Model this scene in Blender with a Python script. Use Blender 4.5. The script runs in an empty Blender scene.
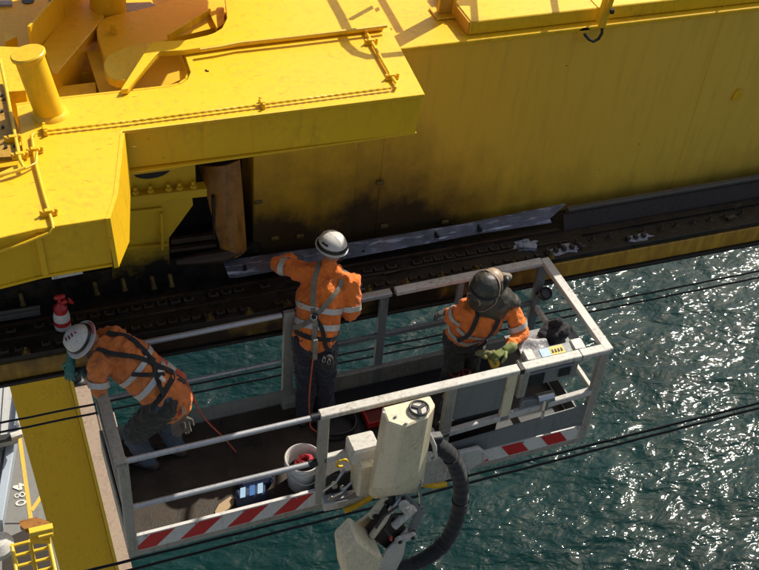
import bpy, bmesh, math, random
from mathutils import Vector, Matrix, noise
from mathutils.bvhtree import BVHTree
random.seed(7)
R_ = math.radians
V = Vector
scn = bpy.context.scene
COL = scn.collection
# ------------------------------------------------------------------ camera
cam_d = bpy.data.cameras.new('camera'); cam = bpy.data.objects.new('camera', cam_d); COL.objects.link(cam)
cam.matrix_world = Matrix(((0.938310,0.168909,-0.301736,-0.572698),(-0.336370,0.648177,-0.683170,-5.685439),(0.080185,0.742520,0.665007,7.961363),(0.000000,0.000000,0.000000,1.000000)))
cam_d.sensor_width = 36; cam_d.lens = 55.3284; cam_d.clip_start = .05; cam_d.clip_end = 6000
scn.camera = cam
# ------------------------------------------------------------------ sky, sun, exposure
SUN_AZ, SUN_EL = 60.0, 44.5          # azimuth from +y towards +x
w = bpy.data.worlds.new('World'); scn.world = w; w.use_nodes = True
nt = w.node_tree
sky = nt.nodes.new('ShaderNodeTexSky'); sky.sky_type = 'NISHITA'; sky.sun_disc = False
sky.sun_elevation = R_(SUN_EL); sky.sun_rotation = R_(SUN_AZ); sky.dust_density = 3.5; sky.ozone_density = .3
bgn = nt.nodes['Background']; bgn.inputs['Strength'].default_value = .088
nt.links.new(sky.outputs[0], bgn.inputs[0])
sun_d = bpy.data.lights.new('sun', 'SUN'); sun_d.energy = 4.2; sun_d.angle = R_(.5); sun_d.color = (1, .95, .85)
sun = bpy.data.objects.new('sun', sun_d); COL.objects.link(sun)
SD = V((math.sin(R_(SUN_AZ))*math.cos(R_(SUN_EL)), math.cos(R_(SUN_AZ))*math.cos(R_(SUN_EL)), math.sin(R_(SUN_EL))))
sun.rotation_euler = SD.to_track_quat('Z', 'Y').to_euler()
sun.location = SD*20
scn.view_settings.view_transform = 'Standard'; scn.view_settings.look = 'None'
scn.view_settings.exposure = 0.42; scn.view_settings.gamma = 1
# ------------------------------------------------------------------ builders
BM = Matrix(((0.999834,-0.015809,-0.009092,0.000000),(0.015810,0.999875,-0.000000,0.000000),(0.009091,-0.000144,0.999959,0.000000),(0.000000,0.000000,0.000000,1.000000)))                            # the basket hangs about one degree off the girder's axes
ID = Matrix.Identity(4)
WM = {}

class MB:
    def __init__(s, M=None):
        s.v = []; s.f = []; s.m = []; s.M = M or ID
    def add(s, vs, fs, mi=0):
        n = len(s.v); s.v += [V(a) for a in vs]; s.f += [tuple(i+n for i in f) for f in fs]; s.m += [mi]*len(fs); return s
    def hexa(s, p, mi=0):               # p: 4 bottom, 4 top
        return s.add(p, [(0,3,2,1),(4,5,6,7),(0,1,5,4),(1,2,6,5),(2,3,7,6),(3,0,4,7)], mi)
    def box(s, x0, x1, y0, y1, z0, z1, mi=0):
        return s.hexa([(x0,y0,z0),(x1,y0,z0),(x1,y1,z0),(x0,y1,z0),(x0,y0,z1),(x1,y0,z1),(x1,y1,z1),(x0,y1,z1)], mi)
    def bar(s, a, b, w, h, up=(0,0,1), mi=0):   # rectangular bar from a to b, w across, h along up
        a, b = V(a), V(b); d = (b-a).normalized(); sd = d.cross(V(up))
        if sd.length < 1e-4: sd = d.cross(V((0,1,0)))
        sd.normalize(); u = sd.cross(d)
        sd *= w/2; u *= h/2
        return s.hexa([a-sd-u, a+sd-u, b+sd-u, b-sd-u, a-sd+u, a+sd+u, b+sd+u, b-sd+u], mi)
    def prism(s, pts, vec, mi=0):
        pts = [V(p) for p in pts]; vec = V(vec); n = len(pts)
        fs = [tuple(range(n)), tuple(range(2*n-1, n-1, -1))] + [(i, i+n, (i+1) % n+n, (i+1) % n) for i in range(n)]
        return s.add(pts+[p+vec for p in pts], fs, mi)
    def rings(s, rs, mi=0, closed=False):
        n = len(rs[0]); vs = [p for r in rs for p in r]; fs = []
        L = len(rs)
        for i in range(L if closed else L-1):
            j = (i+1) % L
            for k in range(n): fs.append((i*n+k, i*n+(k+1) % n, j*n+(k+1) % n, j*n+k))
        if not closed: fs += [tuple(range(n-1, -1, -1)), tuple((L-1)*n+k for k in range(n))]
        return s.add(vs, fs, mi)
    def tube(s, pts, r, seg=10, mi=0, closed=False):
        pts = [V(p) for p in pts]; n = len(pts); rs = []; up = None
        for i, p in enumerate(pts):
            a = pts[(i-1) % n] if (i > 0 or closed) else p; b = pts[(i+1) % n] if (i < n-1 or closed) else p
            t = (b-a).normalized()
            if up is None:
                up = V((0,0,1)) if abs(t.z) < .9 else V((1,0,0))
            sd = t.cross(up).normalized(); u = sd.cross(t).normalized(); up = u
            rr = r[i] if isinstance(r, (list, tuple)) else r
            rs.append([p+(sd*math.cos(6.28318*k/seg)+u*math.sin(6.28318*k/seg))*rr for k in range(seg)])
        return s.rings(rs, mi, closed)
    def cyl(s, a, b, r, r2=None, seg=16, mi=0): return s.tube([a, b], [r, r2 if r2 is not None else r], seg, mi)
    def lathe(s, c, ax, prof, seg=24, mi=0, side=None):      # prof: (radius, height)
        c, ax = V(c), V(ax).normalized()
        sd = ax.orthogonal().normalized() if side is None else (V(side)-ax*V(side).dot(ax)).normalized()
        u = ax.cross(sd)
        return s.rings([[c+ax*h+(sd*math.cos(6.28318*k/seg)+u*math.sin(6.28318*k/seg))*max(r, .0005) for k in range(seg)] for r, h in prof], mi)
    def chain(s, pts, rad, side=(1,0,0), seg=14, cap=True, sub=4):    # rounded limb; rad: r or (r_side, r_other) per point
        pts = [V(p) for p in pts]; rad = [(r, r) if not isinstance(r, tuple) else r for r in rad]
        P = []; Q = []
        for i in range(len(pts)-1):
            for k in range(sub):
                t = k/sub; P.append(pts[i].lerp(pts[i+1], t)); Q.append((rad[i][0]*(1-t)+rad[i+1][0]*t, rad[i][1]*(1-t)+rad[i+1][1]*t))
        P.append(pts[-1]); Q.append(rad[-1])
        if cap:
            t0 = (P[0]-P[1]).normalized(); t1 = (P[-1]-P[-2]).normalized(); a = []; b = []
            m0 = min(Q[0]); m1 = min(Q[-1])
            for an in (80, 55, 28): a.append((P[0]+t0*m0*math.sin(R_(an)), tuple(q*math.cos(R_(an)) for q in Q[0])))
            for an in (28, 55, 80): b.append((P[-1]+t1*m1*math.sin(R_(an)), tuple(q*math.cos(R_(an)) for q in Q[-1])))
            P = [x[0] for x in a]+P+[x[0] for x in b]; Q = [x[1] for x in a]+Q+[x[1] for x in b]
        rs = []
        for i, p in enumerate(P):
            t = (P[min(i+1, len(P)-1)]-P[max(i-1, 0)]).normalized()
            sd = V(side)-t*V(side).dot(t)
            if sd.length < 1e-3: sd = t.orthogonal()
            sd.normalize(); u = t.cross(sd)
            rs.append([p+sd*math.cos(6.28318*k/seg)*Q[i][0]+u*math.sin(6.28318*k/seg)*Q[i][1] for k in range(seg)])
        return s.rings(rs)
    def build(s, name, mat, parent=None, bevel=0, smooth=35, kind=None, label=None, cat=None, group=None, keep=False, tri=False):
        vs = [s.M @ v for v in s.v]
        me = bpy.data.meshes.new(name)
        o = bpy.data.objects.new(name, me)
        if parent is not None:
            Mi = WM[parent].inverted(); vs = [Mi @ v for v in vs]; WM[o] = WM[parent]
        else:
            lo = V((min(v.x for v in vs)+max(v.x for v in vs), min(v.y for v in vs)+max(v.y for v in vs), 2*min(v.z for v in vs)))/2
            WM[o] = Matrix.Translation(lo); vs = [v-lo for v in vs]
        me.from_pydata(vs, [], s.f)
        mats = mat if isinstance(mat, (list, tuple)) else [mat]
        for m in mats: me.materials.append(m)
        if len(mats) > 1: me.polygons.foreach_set('material_index', s.m)
        bm = bmesh.new(); bm.from_mesh(me)
        bmesh.ops.recalc_face_normals(bm, faces=bm.faces)
        if bevel: 
            es = [e for e in bm.edges if len(e.link_faces) == 2 and e.calc_face_angle(0) > R_(40)]
            try: bmesh.ops.bevel(bm, geom=es, offset=bevel, segments=1, affect='EDGES', clamp_overlap=True)
            except Exception: pass
        bm.to_mesh(me); bm.free()
        if smooth:
            me.shade_smooth(); me.set_sharp_from_angle(angle=R_(smooth))
        COL.objects.link(o)
        if parent is not None: o.parent = parent
        else: o.location = WM[o].translation
        if kind: o['kind'] = kind
        if label: o['label'] = label
        if cat: o['category'] = cat
        if group: o['group'] = group
        return o

def thing(name, label, cat, loc, group=None, M=None):
    o = bpy.data.objects.new(name, None); COL.objects.link(o); o.empty_display_size = .1
    mw = (M or ID) @ Matrix.Translation(V(loc)); o.matrix_world = mw; WM[o] = mw
    o['label'] = label; o['category'] = cat
    if group: o['group'] = group
    return o

def shift_copy(o, delta, parent):       # a part again, sharing its mesh, moved by a world-space step
    c = o.copy(); COL.objects.link(c); c.parent = parent
    c.location = o.location + WM[parent].inverted().to_3x3() @ V(delta); WM[c] = WM[parent]
    return c

# ------------------------------------------------------------------ materials
class NT:
    def __init__(s, name):
        s.m = bpy.data.materials.new(name); s.m.use_nodes = True; s.t = s.m.node_tree; s.b = s.t.nodes['Principled BSDF']
        s.geo = s.t.nodes.new('ShaderNodeNewGeometry').outputs['Position']
    def n(s, typ, **k):
        o = s.t.nodes.new(typ)
        for a, v in k.items(): setattr(o, a, v)
        return o
    def l(s, a, b): s.t.links.new(a, b)
    def scale(s, vec, sc):
        mp = s.n('ShaderNodeMapping'); mp.inputs['Scale'].default_value = sc; s.l(vec, mp.inputs[0]); return mp.outputs[0]
    def noise(s, vec, scale, detail=4, rough=.55, dist=0):
        o = s.n('ShaderNodeTexNoise'); s.l(vec, o.inputs['Vector']); o.inputs['Scale'].default_value = scale
        o.inputs['Detail'].default_value = detail; o.inputs['Roughness'].default_value = rough; o.inputs['Distortion'].default_value = dist
        return o.outputs[0]
    def vor(s, vec, scale, feature='F1'):
        o = s.n('ShaderNodeTexVoronoi'); o.feature = feature; s.l(vec, o.inputs['Vector']); o.inputs['Scale'].default_value = scale; return o.outputs['Distance']
    def ramp(s, fac, lo, hi, a=0., b=1.):
        o = s.n('ShaderNodeMapRange'); o.clamp = True; s.l(fac, o.inputs[0])
        for i, v in enumerate((lo, hi, a, b)): o.inputs[i+1].default_value = v
        return o.outputs[0]
    def math(s, op, a, b):
        o = s.n('ShaderNodeMath', operation=op)
        for i, v in enumerate((a, b)):
            if isinstance(v, (int, float)): o.inputs[i].default_value = v
            else: s.l(v, o.inputs[i])
        return o.outputs[0]
    def mix(s, fac, a, b):
        o = s.n('ShaderNodeMix'); o.data_type = 'RGBA'
        if isinstance(fac, (int, float)): o.inputs[0].default_value = fac
        else: s.l(fac, o.inputs[0])
        for i, v in ((6, a), (7, b)):
            if isinstance(v, (tuple, list)): o.inputs[i].default_value = (*v, 1)
            else: s.l(v, o.inputs[i])
        return o.outputs[2]
    def sep(s, vec):
        o = s.n('ShaderNodeSeparateXYZ'); s.l(vec, o.inputs[0]); return o.outputs
    def bump(s, h, strength=.3, dist=.01, prev=None):
        o = s.n('ShaderNodeBump'); s.l(h, o.inputs['Height']); o.inputs['Strength'].default_value = strength; o.inputs['Distance'].default_value = dist
        if prev is not None: s.l(prev, o.inputs['Normal'])
        return o.outputs[0]
    def out(s, col=None, rough=None, metal=None, normal=None, **k):
        for key, v in (('Base Color', col), ('Roughness', rough), ('Metallic', metal), ('Normal', normal)):
            if v is None: continue
            if isinstance(v, (tuple, list)): s.b.inputs[key].default_value = (*v, 1)
            elif isinstance(v, (int, float)): s.b.inputs[key].default_value = v
            else: s.l(v, s.b.inputs[key])
        for key, v in k.items(): s.b.inputs[key.replace('_', ' ')].default_value = v
        return s.m

def dirty(name, col, dirt=(.05,.035,.02), amount=.35, rough=.5, metal=0., scale=6, specks=.5, bump=.15, rust=0.):
    t = NT(name); p = t.geo
    big = t.noise(p, scale*.35, 5, .6); sm = t.noise(p, scale*4, 5, .65)
    f = t.math('MULTIPLY', t.ramp(big, .42, .72), t.ramp(sm, .35, .7)); f = t.math('MULTIPLY', f, amount)
    c = t.mix(t.ramp(big, .3, .7), tuple(x*.9 for x in col), tuple(min(1, x*1.06) for x in col))
    c = t.mix(f, c, dirt)
    st = t.noise(t.scale(p, (1, 1, .12)), scale*3, 3); c = t.mix(t.math('MULTIPLY', t.ramp(st, .56, .75), amount*.5), c, dirt)
    if specks:
        sp = t.math('LESS_THAN', t.vor(p, 9), .045); ms = t.ramp(t.noise(p, 3.1, 2), .45, .6)
        c = t.mix(t.math('MULTIPLY', t.math('MULTIPLY', sp, ms), specks), c, (.06,.02,.006))
    if rust: c = t.mix(t.math('MULTIPLY', t.ramp(t.noise(p, 11, 6, .7), .6, .68), rust), c, (.12,.035,.01))
    r = t.ramp(sm, .2, .8, rough-.1, min(1, rough+.15))
    return t.out(c, r, metal, t.bump(t.math('ADD', t.noise(p, 60, 3), t.math('MULTIPLY', big, 3.)), bump, .004))

YEL = (.84, .495, .007)
M = {}
M['yellow'] = dirty('yellow_paint', YEL, (.30,.15,.01), .6, .42, 0, 5, .9, .2)
M['yellow_deep'] = dirty('yellow_paint_orange', (.80,.46,.006), (.16,.07,.01), .4, .45, 0, 5, .7, .2)
M['yellow_dark_foot'] = None
def bracket_mat():
    t = NT('yellow_paint_dark_foot'); p = t.geo; x, y, z = t.sep(p)
    n = t.noise(p, 6, 6, .65); n2 = t.noise(p, 1.8, 4)
    g = t.math('SUBTRACT', t.math('ADD', t.math('MULTIPLY', n, .5), t.math('MULTIPLY', n2, .5)), t.math('MULTIPLY', t.math('SUBTRACT', z, 1.50), .80)); g = t.ramp(g, .30, .72)  # yellow higher up, going near black towards the bottom
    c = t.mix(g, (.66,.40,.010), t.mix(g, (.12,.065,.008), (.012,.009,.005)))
    return t.out(c, .5, 0, t.bump(n, .4, .006))
M['yellow_dark_foot'] = bracket_mat()
M['yellow_rail'] = dirty('yellow_handrail_paint', (.80,.52,.03), (.12,.06,.01), .5, .4, 0, 9, .5, .1)
def wall_mat():
    t = NT('yellow_girder_wall'); p = t.geo; x, y, z = t.sep(p)
    big = t.noise(p, 1.3, 5, .6); fine = t.noise(t.scale(p, (1.6, 1.6, 1)), 2.6, 7, .68); sm = t.noise(p, 24, 5, .7)
    base = t.mix(t.ramp(x, 1.2, 6.2), (.90,.48,.010), (.80,.49,.055))
    base = t.mix(t.ramp(t.noise(t.scale(p, (5, 5, .5)), 2.2, 5, .6), .50, .75, 0, .28), base, (.34,.21,.02))
    h = t.math('SUBTRACT', z, 1.15)                                   # grease thrown up from the rail
    reach = t.math('ADD', t.math('MULTIPLY', fine, .58), t.math('MULTIPLY', big, .78))
    bias = t.math('ADD', t.ramp(x, 1.2, 5.2, .16, -.36), t.ramp(x, 2.5, 4.1, .44, 0))
    spot = t.math('ADD', t.math('MULTIPLY', t.math('ABSOLUTE', t.math('SUBTRACT', x, 3.15), 0), -1.0), 0.0)
    bias = t.math('ADD', bias, t.ramp(spot, -.8, 0, 0, .27))
    g = t.math('SUBTRACT', t.math('ADD', reach, bias), t.math('MULTIPLY', h, .86))
    g = t.ramp(g, .06, .92)
    c = t.mix(t.math('MULTIPLY', g, .96), base, t.mix(g, (.24,.11,.008), (.010,.006,.004)))
    sp = t.math('MULTIPLY', t.math('LESS_THAN', t.vor(p, 4.2), .03), t.ramp(t.noise(p, 2, 2), .4, .5))
    c = t.mix(sp, c, (.05,.015,.006))
    nb = t.bump(t.math('ADD', sm, t.math('MULTIPLY', big, 6.)), .3, .003)
    return t.out(c, t.ramp(sm, .2, .8, .42, .62), 0, nb)
M['wall'] = wall_mat()
def grease_mat(name, a, b, c_, sc=9, rough=.42):
    t = NT(name); p = t.geo
    n1 = t.noise(p, sc, 6, .65); n2 = t.noise(p, sc*.3, 4); n3 = t.noise(p, sc*5, 4, .7)
    c = t.mix(t.ramp(n1, .4, .65), a, b); c = t.mix(t.math('MULTIPLY', t.ramp(n2, .52, .68), t.ramp(n3, .42, .62)), c, c_)
    return t.out(c, t.ramp(n1, .3, .7, rough-.15, rough+.3), 0, t.bump(t.math('ADD', n1, t.math('MULTIPLY', n3, .5)), .6, .012))
M['grease'] = grease_mat('grease_black_steel', (.010,.007,.005), (.020,.013,.007), (.05,.028,.010))
M['grease_brown'] = grease_mat('greasy_brown_steel', (.030,.016,.008), (.05,.026,.012), (.12,.055,.015))
def edge_mat():
    t = NT('greasy_yellow_edge'); p = t.geo; x, y, z = t.sep(p)
    n1 = t.noise(p, 4, 6, .65); n2 = t.noise(p, 1.5, 4, .6); n3 = t.noise(t.scale(p, (3, 3, .6)), 5, 4)
    clean = t.math('ADD', t.ramp(x, 3.4, 4.9, 0, .48), t.ramp(x, 0.4, -.9, 0, .22))
    g = t.ramp(t.math('ADD', t.math('ADD', t.math('MULTIPLY', n2, .9), t.math('MULTIPLY', n1, .35)), clean), .62, .92)
    c = t.mix(g, (.020,.012,.006), t.mix(t.ramp(n3, .35, .7), (.52,.29,.03), (.28,.14,.015)))
    return t.out(c, t.ramp(n1, .3, .7, .35, .6), 0, t.bump(n1, .5, .01))
M['grease_yellow'] = edge_mat()
M['stud'] = grease_mat('greasy_stud', (.10,.06,.010), (.20,.12,.012), (.03,.02,.008), 15)
M['clip'] = grease_mat('greasy_clip_steel', (.030,.022,.015), (.055,.038,.022), (.13,.08,.02), 20)
M['primer'] = dirty('wiped_bare_steel_patch', (.42,.45,.50), (.03,.025,.02), 1.8, .5, 0, 16, 0, .2)
def plate_mat():
    t = NT('scraped_dark_steel'); p = t.geo
    st = t.noise(t.scale(p, (.6, 3, 6)), 7, 5, .6, .4); n = t.noise(p, 5, 5)
    c = t.mix(t.ramp(n, .35, .7), (.055,.055,.065), (.14,.15,.18))
    c = t.mix(t.math('MULTIPLY', t.ramp(st, .54, .66), .85), c, (.50,.53,.60))
    c = t.mix(t.ramp(t.noise(p, 2.3, 2), .60, .70, 0, .5), c, (.14,.045,.03))
    return t.out(c, t.ramp(st, .3, .8, .35, .6), .35, t.bump(st, .3, .004))
M['plate'] = plate_mat()
M['dull_plate'] = dirty('dull_red_brown_plate', (.035,.021,.017), (.008,.006,.005), .8, .5, .2, 8, 0, .3)
M['grey_strip'] = dirty('grey_steel_strip', (.14,.125,.105), (.04,.03,.02), .6, .5, .3, 8, 0, .2)
M['bronze'] = dirty('brown_stained_sheet', (.34,.14,.02), (.03,.013,.006), 1.6, .35, .0, 4, 0, .2)
M['steel_rail'] = dirty('galvanised_tube', (.50,.50,.50), (.10,.07,.05), .6, .42, .55, 9, 0, .15)
M['cream'] = dirty('cream_white_paint', (.72,.63,.42), (.10,.07,.04), .7, .45, 0, 9, .3, .12, .25)
M['whitep'] = dirty('white_paint_worn', (.57,.545,.48), (.13,.095,.06), .9, .45, 0, 9, .5, .12, .35)
M['greyp'] = dirty('grey_panel_paint', (.20,.21,.20), (.05,.045,.04), .6, .5, .1, 6, 0, .15)
M['post'] = dirty('khaki_grey_post_paint', (.36,.34,.28), (.06,.045,.03), .8, .5, .1, 9, .3, .2, .2)
M['red'] = dirty('red_reflective_stripe', (.55,.02,.02), (.08,.02,.02), .5, .4, 0, 9, 0, .05)
M['strip_white'] = dirty('white_reflective_stripe', (.66,.63,.58), (.20,.15,.10), .6, .45, 0, 8, .3, .05)
M['floor'] = grease_mat('dirty_brown_basket_floor', (.030,.020,.012), (.055,.036,.021), (.012,.009,.006), 6, .6)
M['black'] = dirty('black_plastic', (.012,.012,.013), (.04,.035,.03), .6, .45, 0, 12, 0, .1)
M['dark'] = dirty('dark_steel', (.035,.033,.03), (.01,.01,.01), .6, .5, .3, 9, 0, .2)
M['void'] = dirty('dark_unlit_interior', (.03,.02,.012), (.01,.008,.005), .6, .8, 0, 5, 0, .2)  # near-black colour stands in for unlit hollows; dark deck and chips share it
M['rusty_panel'] = dirty('rusty_yellow_panel', (.46,.25,.02), (.12,.045,.012), 1.6, .5, 0, 10, 1, .2, .6)
M['orange_duct'] = dirty('yellow_orange_duct', (.60,.33,.03), (.10,.05,.02), .6, .5, 0, 12, 0, .1)
M['concrete'] = dirty('quay_concrete', (.20,.19,.165), (.09,.08,.065), .6, .85, 0, 1.2, 0, .1)
M['cope'] = dirty('tan_quay_edge_concrete', (.30,.22,.15), (.12,.075,.045), .9, .9, 0, 2.2, .6, .3)
M['road_yellow'] = dirty('yellow_road_paint', (.62,.40,.04), (.20,.16,.10), .5, .7, 0, 2, 0, .05)
M['road_white'] = dirty('white_road_paint', (.62,.60,.50), (.20,.18,.15), .5, .7, 0, 2, 0, .05)
M['cladding'] = dirty('pale_grey_cladding', (.42,.42,.40), (.18,.17,.15), .5, .6, 0, 2, 0, .1)
M['edge_blue'] = dirty('blue_grey_edge_beam', (.34,.39,.44), (.15,.15,.15), .4, .5, 0, 3, 0, .1)
M['rope'] = dirty('black_wire_rope', (.012,.012,.012), (.03,.03,.03), .5, .5, .3, 12, 0, .2)
M['helmet'] = dirty('white_helmet_plastic', (.66,.64,.58), (.20,.13,.08), .7, .38, 0, 14, 0, .05)
M['olive'] = dirty('olive_hood', (.050,.046,.034), (.018,.016,.012), .8, .42, 0, 10, 0, .1)
M['tan_dome'] = dirty('tan_helmet_crown', (.36,.26,.17), (.10,.06,.04), .6, .45, 0, 14, 0, .1)
M['scuff'] = dirty('rubbed_brown_scuff', (.40,.24,.02), (.12,.06,.02), .8, .6, 0, 14, 0, .1)
M['skin'] = dirty('skin', (.34,.17,.10), (.2,.08,.05), .3, .55, 0, 20, 0, .1)
M['hair'] = dirty('dark_hair', (.03,.02,.015), (.01,.01,.01), .3, .6, 0, 30, 0, .4)
M['blue'] = dirty('blue_plastic', (.03,.13,.36), (.02,.03,.05), .5, .4, 0, 12, 0, .1)
M['pale_blue'] = dirty('pale_blue_plastic', (.30,.46,.62), (.05,.08,.12), .4, .4, 0, 12, 0, .1)
M['navy'] = dirty('navy_plastic', (.012,.022,.06), (.01,.01,.02), .5, .5, 0, 12, 0, .1)
M['wood'] = dirty('pale_wood', (.42,.28,.15), (.15,.09,.04), .4, .7, 0, 14, 0, .2)
M['cardboard'] = dirty('brown_card', (.30,.20,.11), (.1,.06,.03), .4, .8, 0, 14, 0, .1)
def cloth(name, col, dirt, amount=.5, sc=7, rough=.85, weave=True):
    t = NT(name); p = t.n('ShaderNodeTexCoord').outputs['Object']
    n = t.noise(p, sc, 5, .6); f = t.noise(p, sc*6, 4, .6)
    c = t.mix(t.math('MULTIPLY', t.ramp(n, .42, .7), amount), col, dirt); c = t.mix(t.ramp(f, .4, .8, 0, .25), c, dirt)
    b1 = t.bump(t.noise(p, sc*2.2, 4, .5, 1.6), .9, .022 if sc < 9 else .004); b2 = t.bump(t.noise(p, 220, 2), .25, .002, b1)
    return t.out(c, rough, 0, b2, Sheen_Weight=.15)
M['hivis'] = cloth('hi_vis_orange_cloth', (.92,.21,.018), (.36,.08,.02), .45)
M['hivis_dull'] = cloth('faded_orange_cloth', (.76,.21,.035), (.26,.08,.03), .55)
M['denim'] = cloth('dark_navy_cloth', (.016,.018,.030), (.03,.025,.02), .5)
M['jeans'] = cloth('blue_denim', (.045,.075,.12), (.05,.045,.035), .7)
M['oliv_cloth'] = cloth('dark_olive_cloth', (.035,.034,.024), (.02,.018,.012), .6)
M['strap'] = cloth('grey_tan_webbing', (.26,.22,.16), (.06,.05,.04), .5, 16)
M['strap_black'] = cloth('black_webbing', (.012,.012,.013), (.04,.035,.03), .4, 16)
M['strap_red'] = cloth('orange_red_webbing', (.62,.10,.04), (.15,.04,.03), .4, 16)
M['tape'] = dirty('silver_reflective_tape', (.55,.52,.46), (.25,.17,.10), .6, .38, .15, 16, 0, .1)
M['teal'] = cloth('teal_rubber_glove', (.012,.16,.13), (.01,.05,.04), .5, 12, .5)
M['green_glove'] = cloth('dark_green_glove', (.02,.07,.05), (.01,.03,.02), .5, 12, .6)
M['yg_glove'] = cloth('yellow_green_glove', (.19,.22,.045), (.09,.09,.03), .6, 12, .6)
M['khaki2'] = cloth('worn_leather', (.15,.12,.08), (.05,.04,.03), .6, 14)
M['khaki'] = cloth('khaki_wrap', (.20,.18,.06), (.07,.06,.03), .6, 12)
M['grime_glove'] = cloth('dark_grimy_glove', (.05,.045,.035), (.1,.09,.08), .6, 12, .7)
M['boot'] = cloth('brown_boot_leather', (.06,.035,.02), (.03,.02,.012), .5, 12, .5)
M['bag'] = cloth('black_bag_cloth', (.008,.008,.009), (.022,.022,.022), .4, 14)
M['chrome'] = dirty('bare_steel_fitting', (.55,.55,.55), (.1,.1,.1), .4, .3, .9, 20, 0, .1)
M['tarp'] = cloth('pale_grey_tarp', (.35,.34,.32), (.15,.14,.12), .5, 5)
M['red_rope'] = cloth('red_rope', (.50,.03,.04), (.2,.02,.02), .3, 30)
M['redp_dark'] = dirty('dark_red_plastic', (.16,.02,.015), (.03,.01,.01), .5, .5, 0, 14, 0, .1)
M['redp'] = dirty('red_plastic', (.50,.025,.02), (.06,.01,.01), .5, .4, 0, 14, 0, .1)
M['label_yellow'] = dirty('yellow_label', (.72,.48,.06), (.3,.2,.05), .3, .5, 0, 20, 0, .02)
M['white_plastic'] = dirty('white_plastic', (.66,.63,.58), (.25,.2,.15), .5, .4, 0, 14, 0, .05)
def bubble_mat():
    t = NT('bubble_wrap'); p = t.geo
    v = t.vor(p, 48); return t.out(t.mix(t.ramp(v, .25, .5), (.50,.50,.49), (.30,.29,.28)), .35, 0, t.bump(v, .5, .004))
M['bubble'] = bubble_mat()
def water_mat():
    t = NT('sea_water'); p = t.geo
    q = t.scale(p, (1, 1, 1)); mp = t.n('ShaderNodeMapping'); mp.inputs['Rotation'].default_value = (0, 0, R_(35)); mp.inputs['Scale'].default_value = (1, 1.9, 1); t.l(p, mp.inputs[0]); q = mp.outputs[0]
    big = t.noise(q, .16, 3, .5, .3); mid = t.noise(q, .75, 3, .55, .5); fin = t.noise(q, 1.75, 2, .5, .3); fin = t.math('MULTIPLY', fin, t.ramp(t.noise(q, .33, 3, .6), .40, .62, .25, 1.5))
    b = t.bump(big, 1, .66); b = t.bump(mid, 1, .145, b); b = t.bump(fin, 1, .062, b)
    c = t.mix(t.ramp(t.noise(p, .06, 4), .35, .7), (.0006,.0125,.0110), (.0012,.0225,.0190))
    return t.out(c, .045, 0, b, IOR=1.33)
M['water'] = water_mat()
# ================================================================== THE SETTING
S = MB(); S.add([(-1500,-1500,-32.5),(2500,-1500,-32.5),(2500,2500,-32.5),(-1500,2500,-32.5)], [(0,1,2,3)])
S.build('sea', M['water'], kind='structure', smooth=0)
QE = 2.15
q = MB(); q.box(-900, QE-.9, -900, 900, -36, -30)
q.build('quay', M['concrete'], kind='structure', smooth=0)
cope = MB(); cope.box(QE-.9, QE, -900, 900, -36, -29.95); cope.build('quay_edge', M['cope'], kind='structure', smooth=0)
def ground_strip(name, a, b, wdt, mat, z=-29.992):
    m = MB(); a, b = V(a), V(b); a.z = b.z = z; m.bar(a, b, wdt, .006); return m.build(name, mat, kind='structure', smooth=0)
a_, b_, c_, d_ = V((-1.048,28.054,-30)), V((-1.144,23.88,-30)), V((-1.07,24.306,-30)), V((-0.397,25.18,-30))
ground_strip('painted_line', a_+(a_-b_)*1.5, b_+(b_-a_)*3, .16, M['road_yellow'])
ground_strip('painted_line', c_, c_+(d_-c_)*2.6, .16, M['road_yellow'], -29.986)
ground_strip('quay_joint', (-3.01,24.229,-30), (-0.617,23.578,-30), .05, M['dark'], -29.989)
# the berth number painted on the quay, read from the water side
def digit(ch, o, ex, ey):
    m = MB(); lift = [0]
    def st(pts, closed=False):
        P = [V(o)+V(ex)*p[0]+V(ey)*p[1]+V((0,0,lift[0])) for p in pts]; lift[0] += .012
        if closed:
            c = sum(P, V((0,0,0)))/len(P); q_ = [c+(p-c)*.60 for p in P]; up_ = V((0,0,.005))
            m.rings([[a, b, b+up_, a+up_] for a, b in zip(P, q_)], closed=True)
        else:
            m.bar(P[0], P[1], .11, .005)
    el = lambda cx, cy, rx, ry: [(cx+rx*math.cos(a*math.pi/5), cy+ry*math.sin(a*math.pi/5)) for a in range(10)]
    if ch == '0': st(el(.26, .5, .26, .52), True)
    if ch == '8': st(el(.26, .76, .20, .25), True); st(el(.26, .27, .24, .28), True)
    if ch == '4': st([(.42, 0), (.42, 1.0)]); st([(.42, .98), (.02, .34)]); st([(.0, .32), (.60, .32)])
    return m
n0 = V((-1.202,24.651,-29.975)); n1 = V((-1.191,25.414,-29.975)); adv = (n1-n0); ex = adv/1.42; ey = V((0,0,1)).cross(ex)
hgt = (V((-1.627,25.003,-29.975))-V((-1.216,24.934,-29.975))).length; ey = ey.normalized()*hgt
num = thing('berth_number', 'white three digit number 084 painted on the grey quay beside the yellow line', 'painted number', n0)
for i, ch in enumerate('084'): digit(ch, n0+ex*(.72*i), ex*1.05, ey).build('digit', M['road_white'], num, smooth=0)
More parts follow.
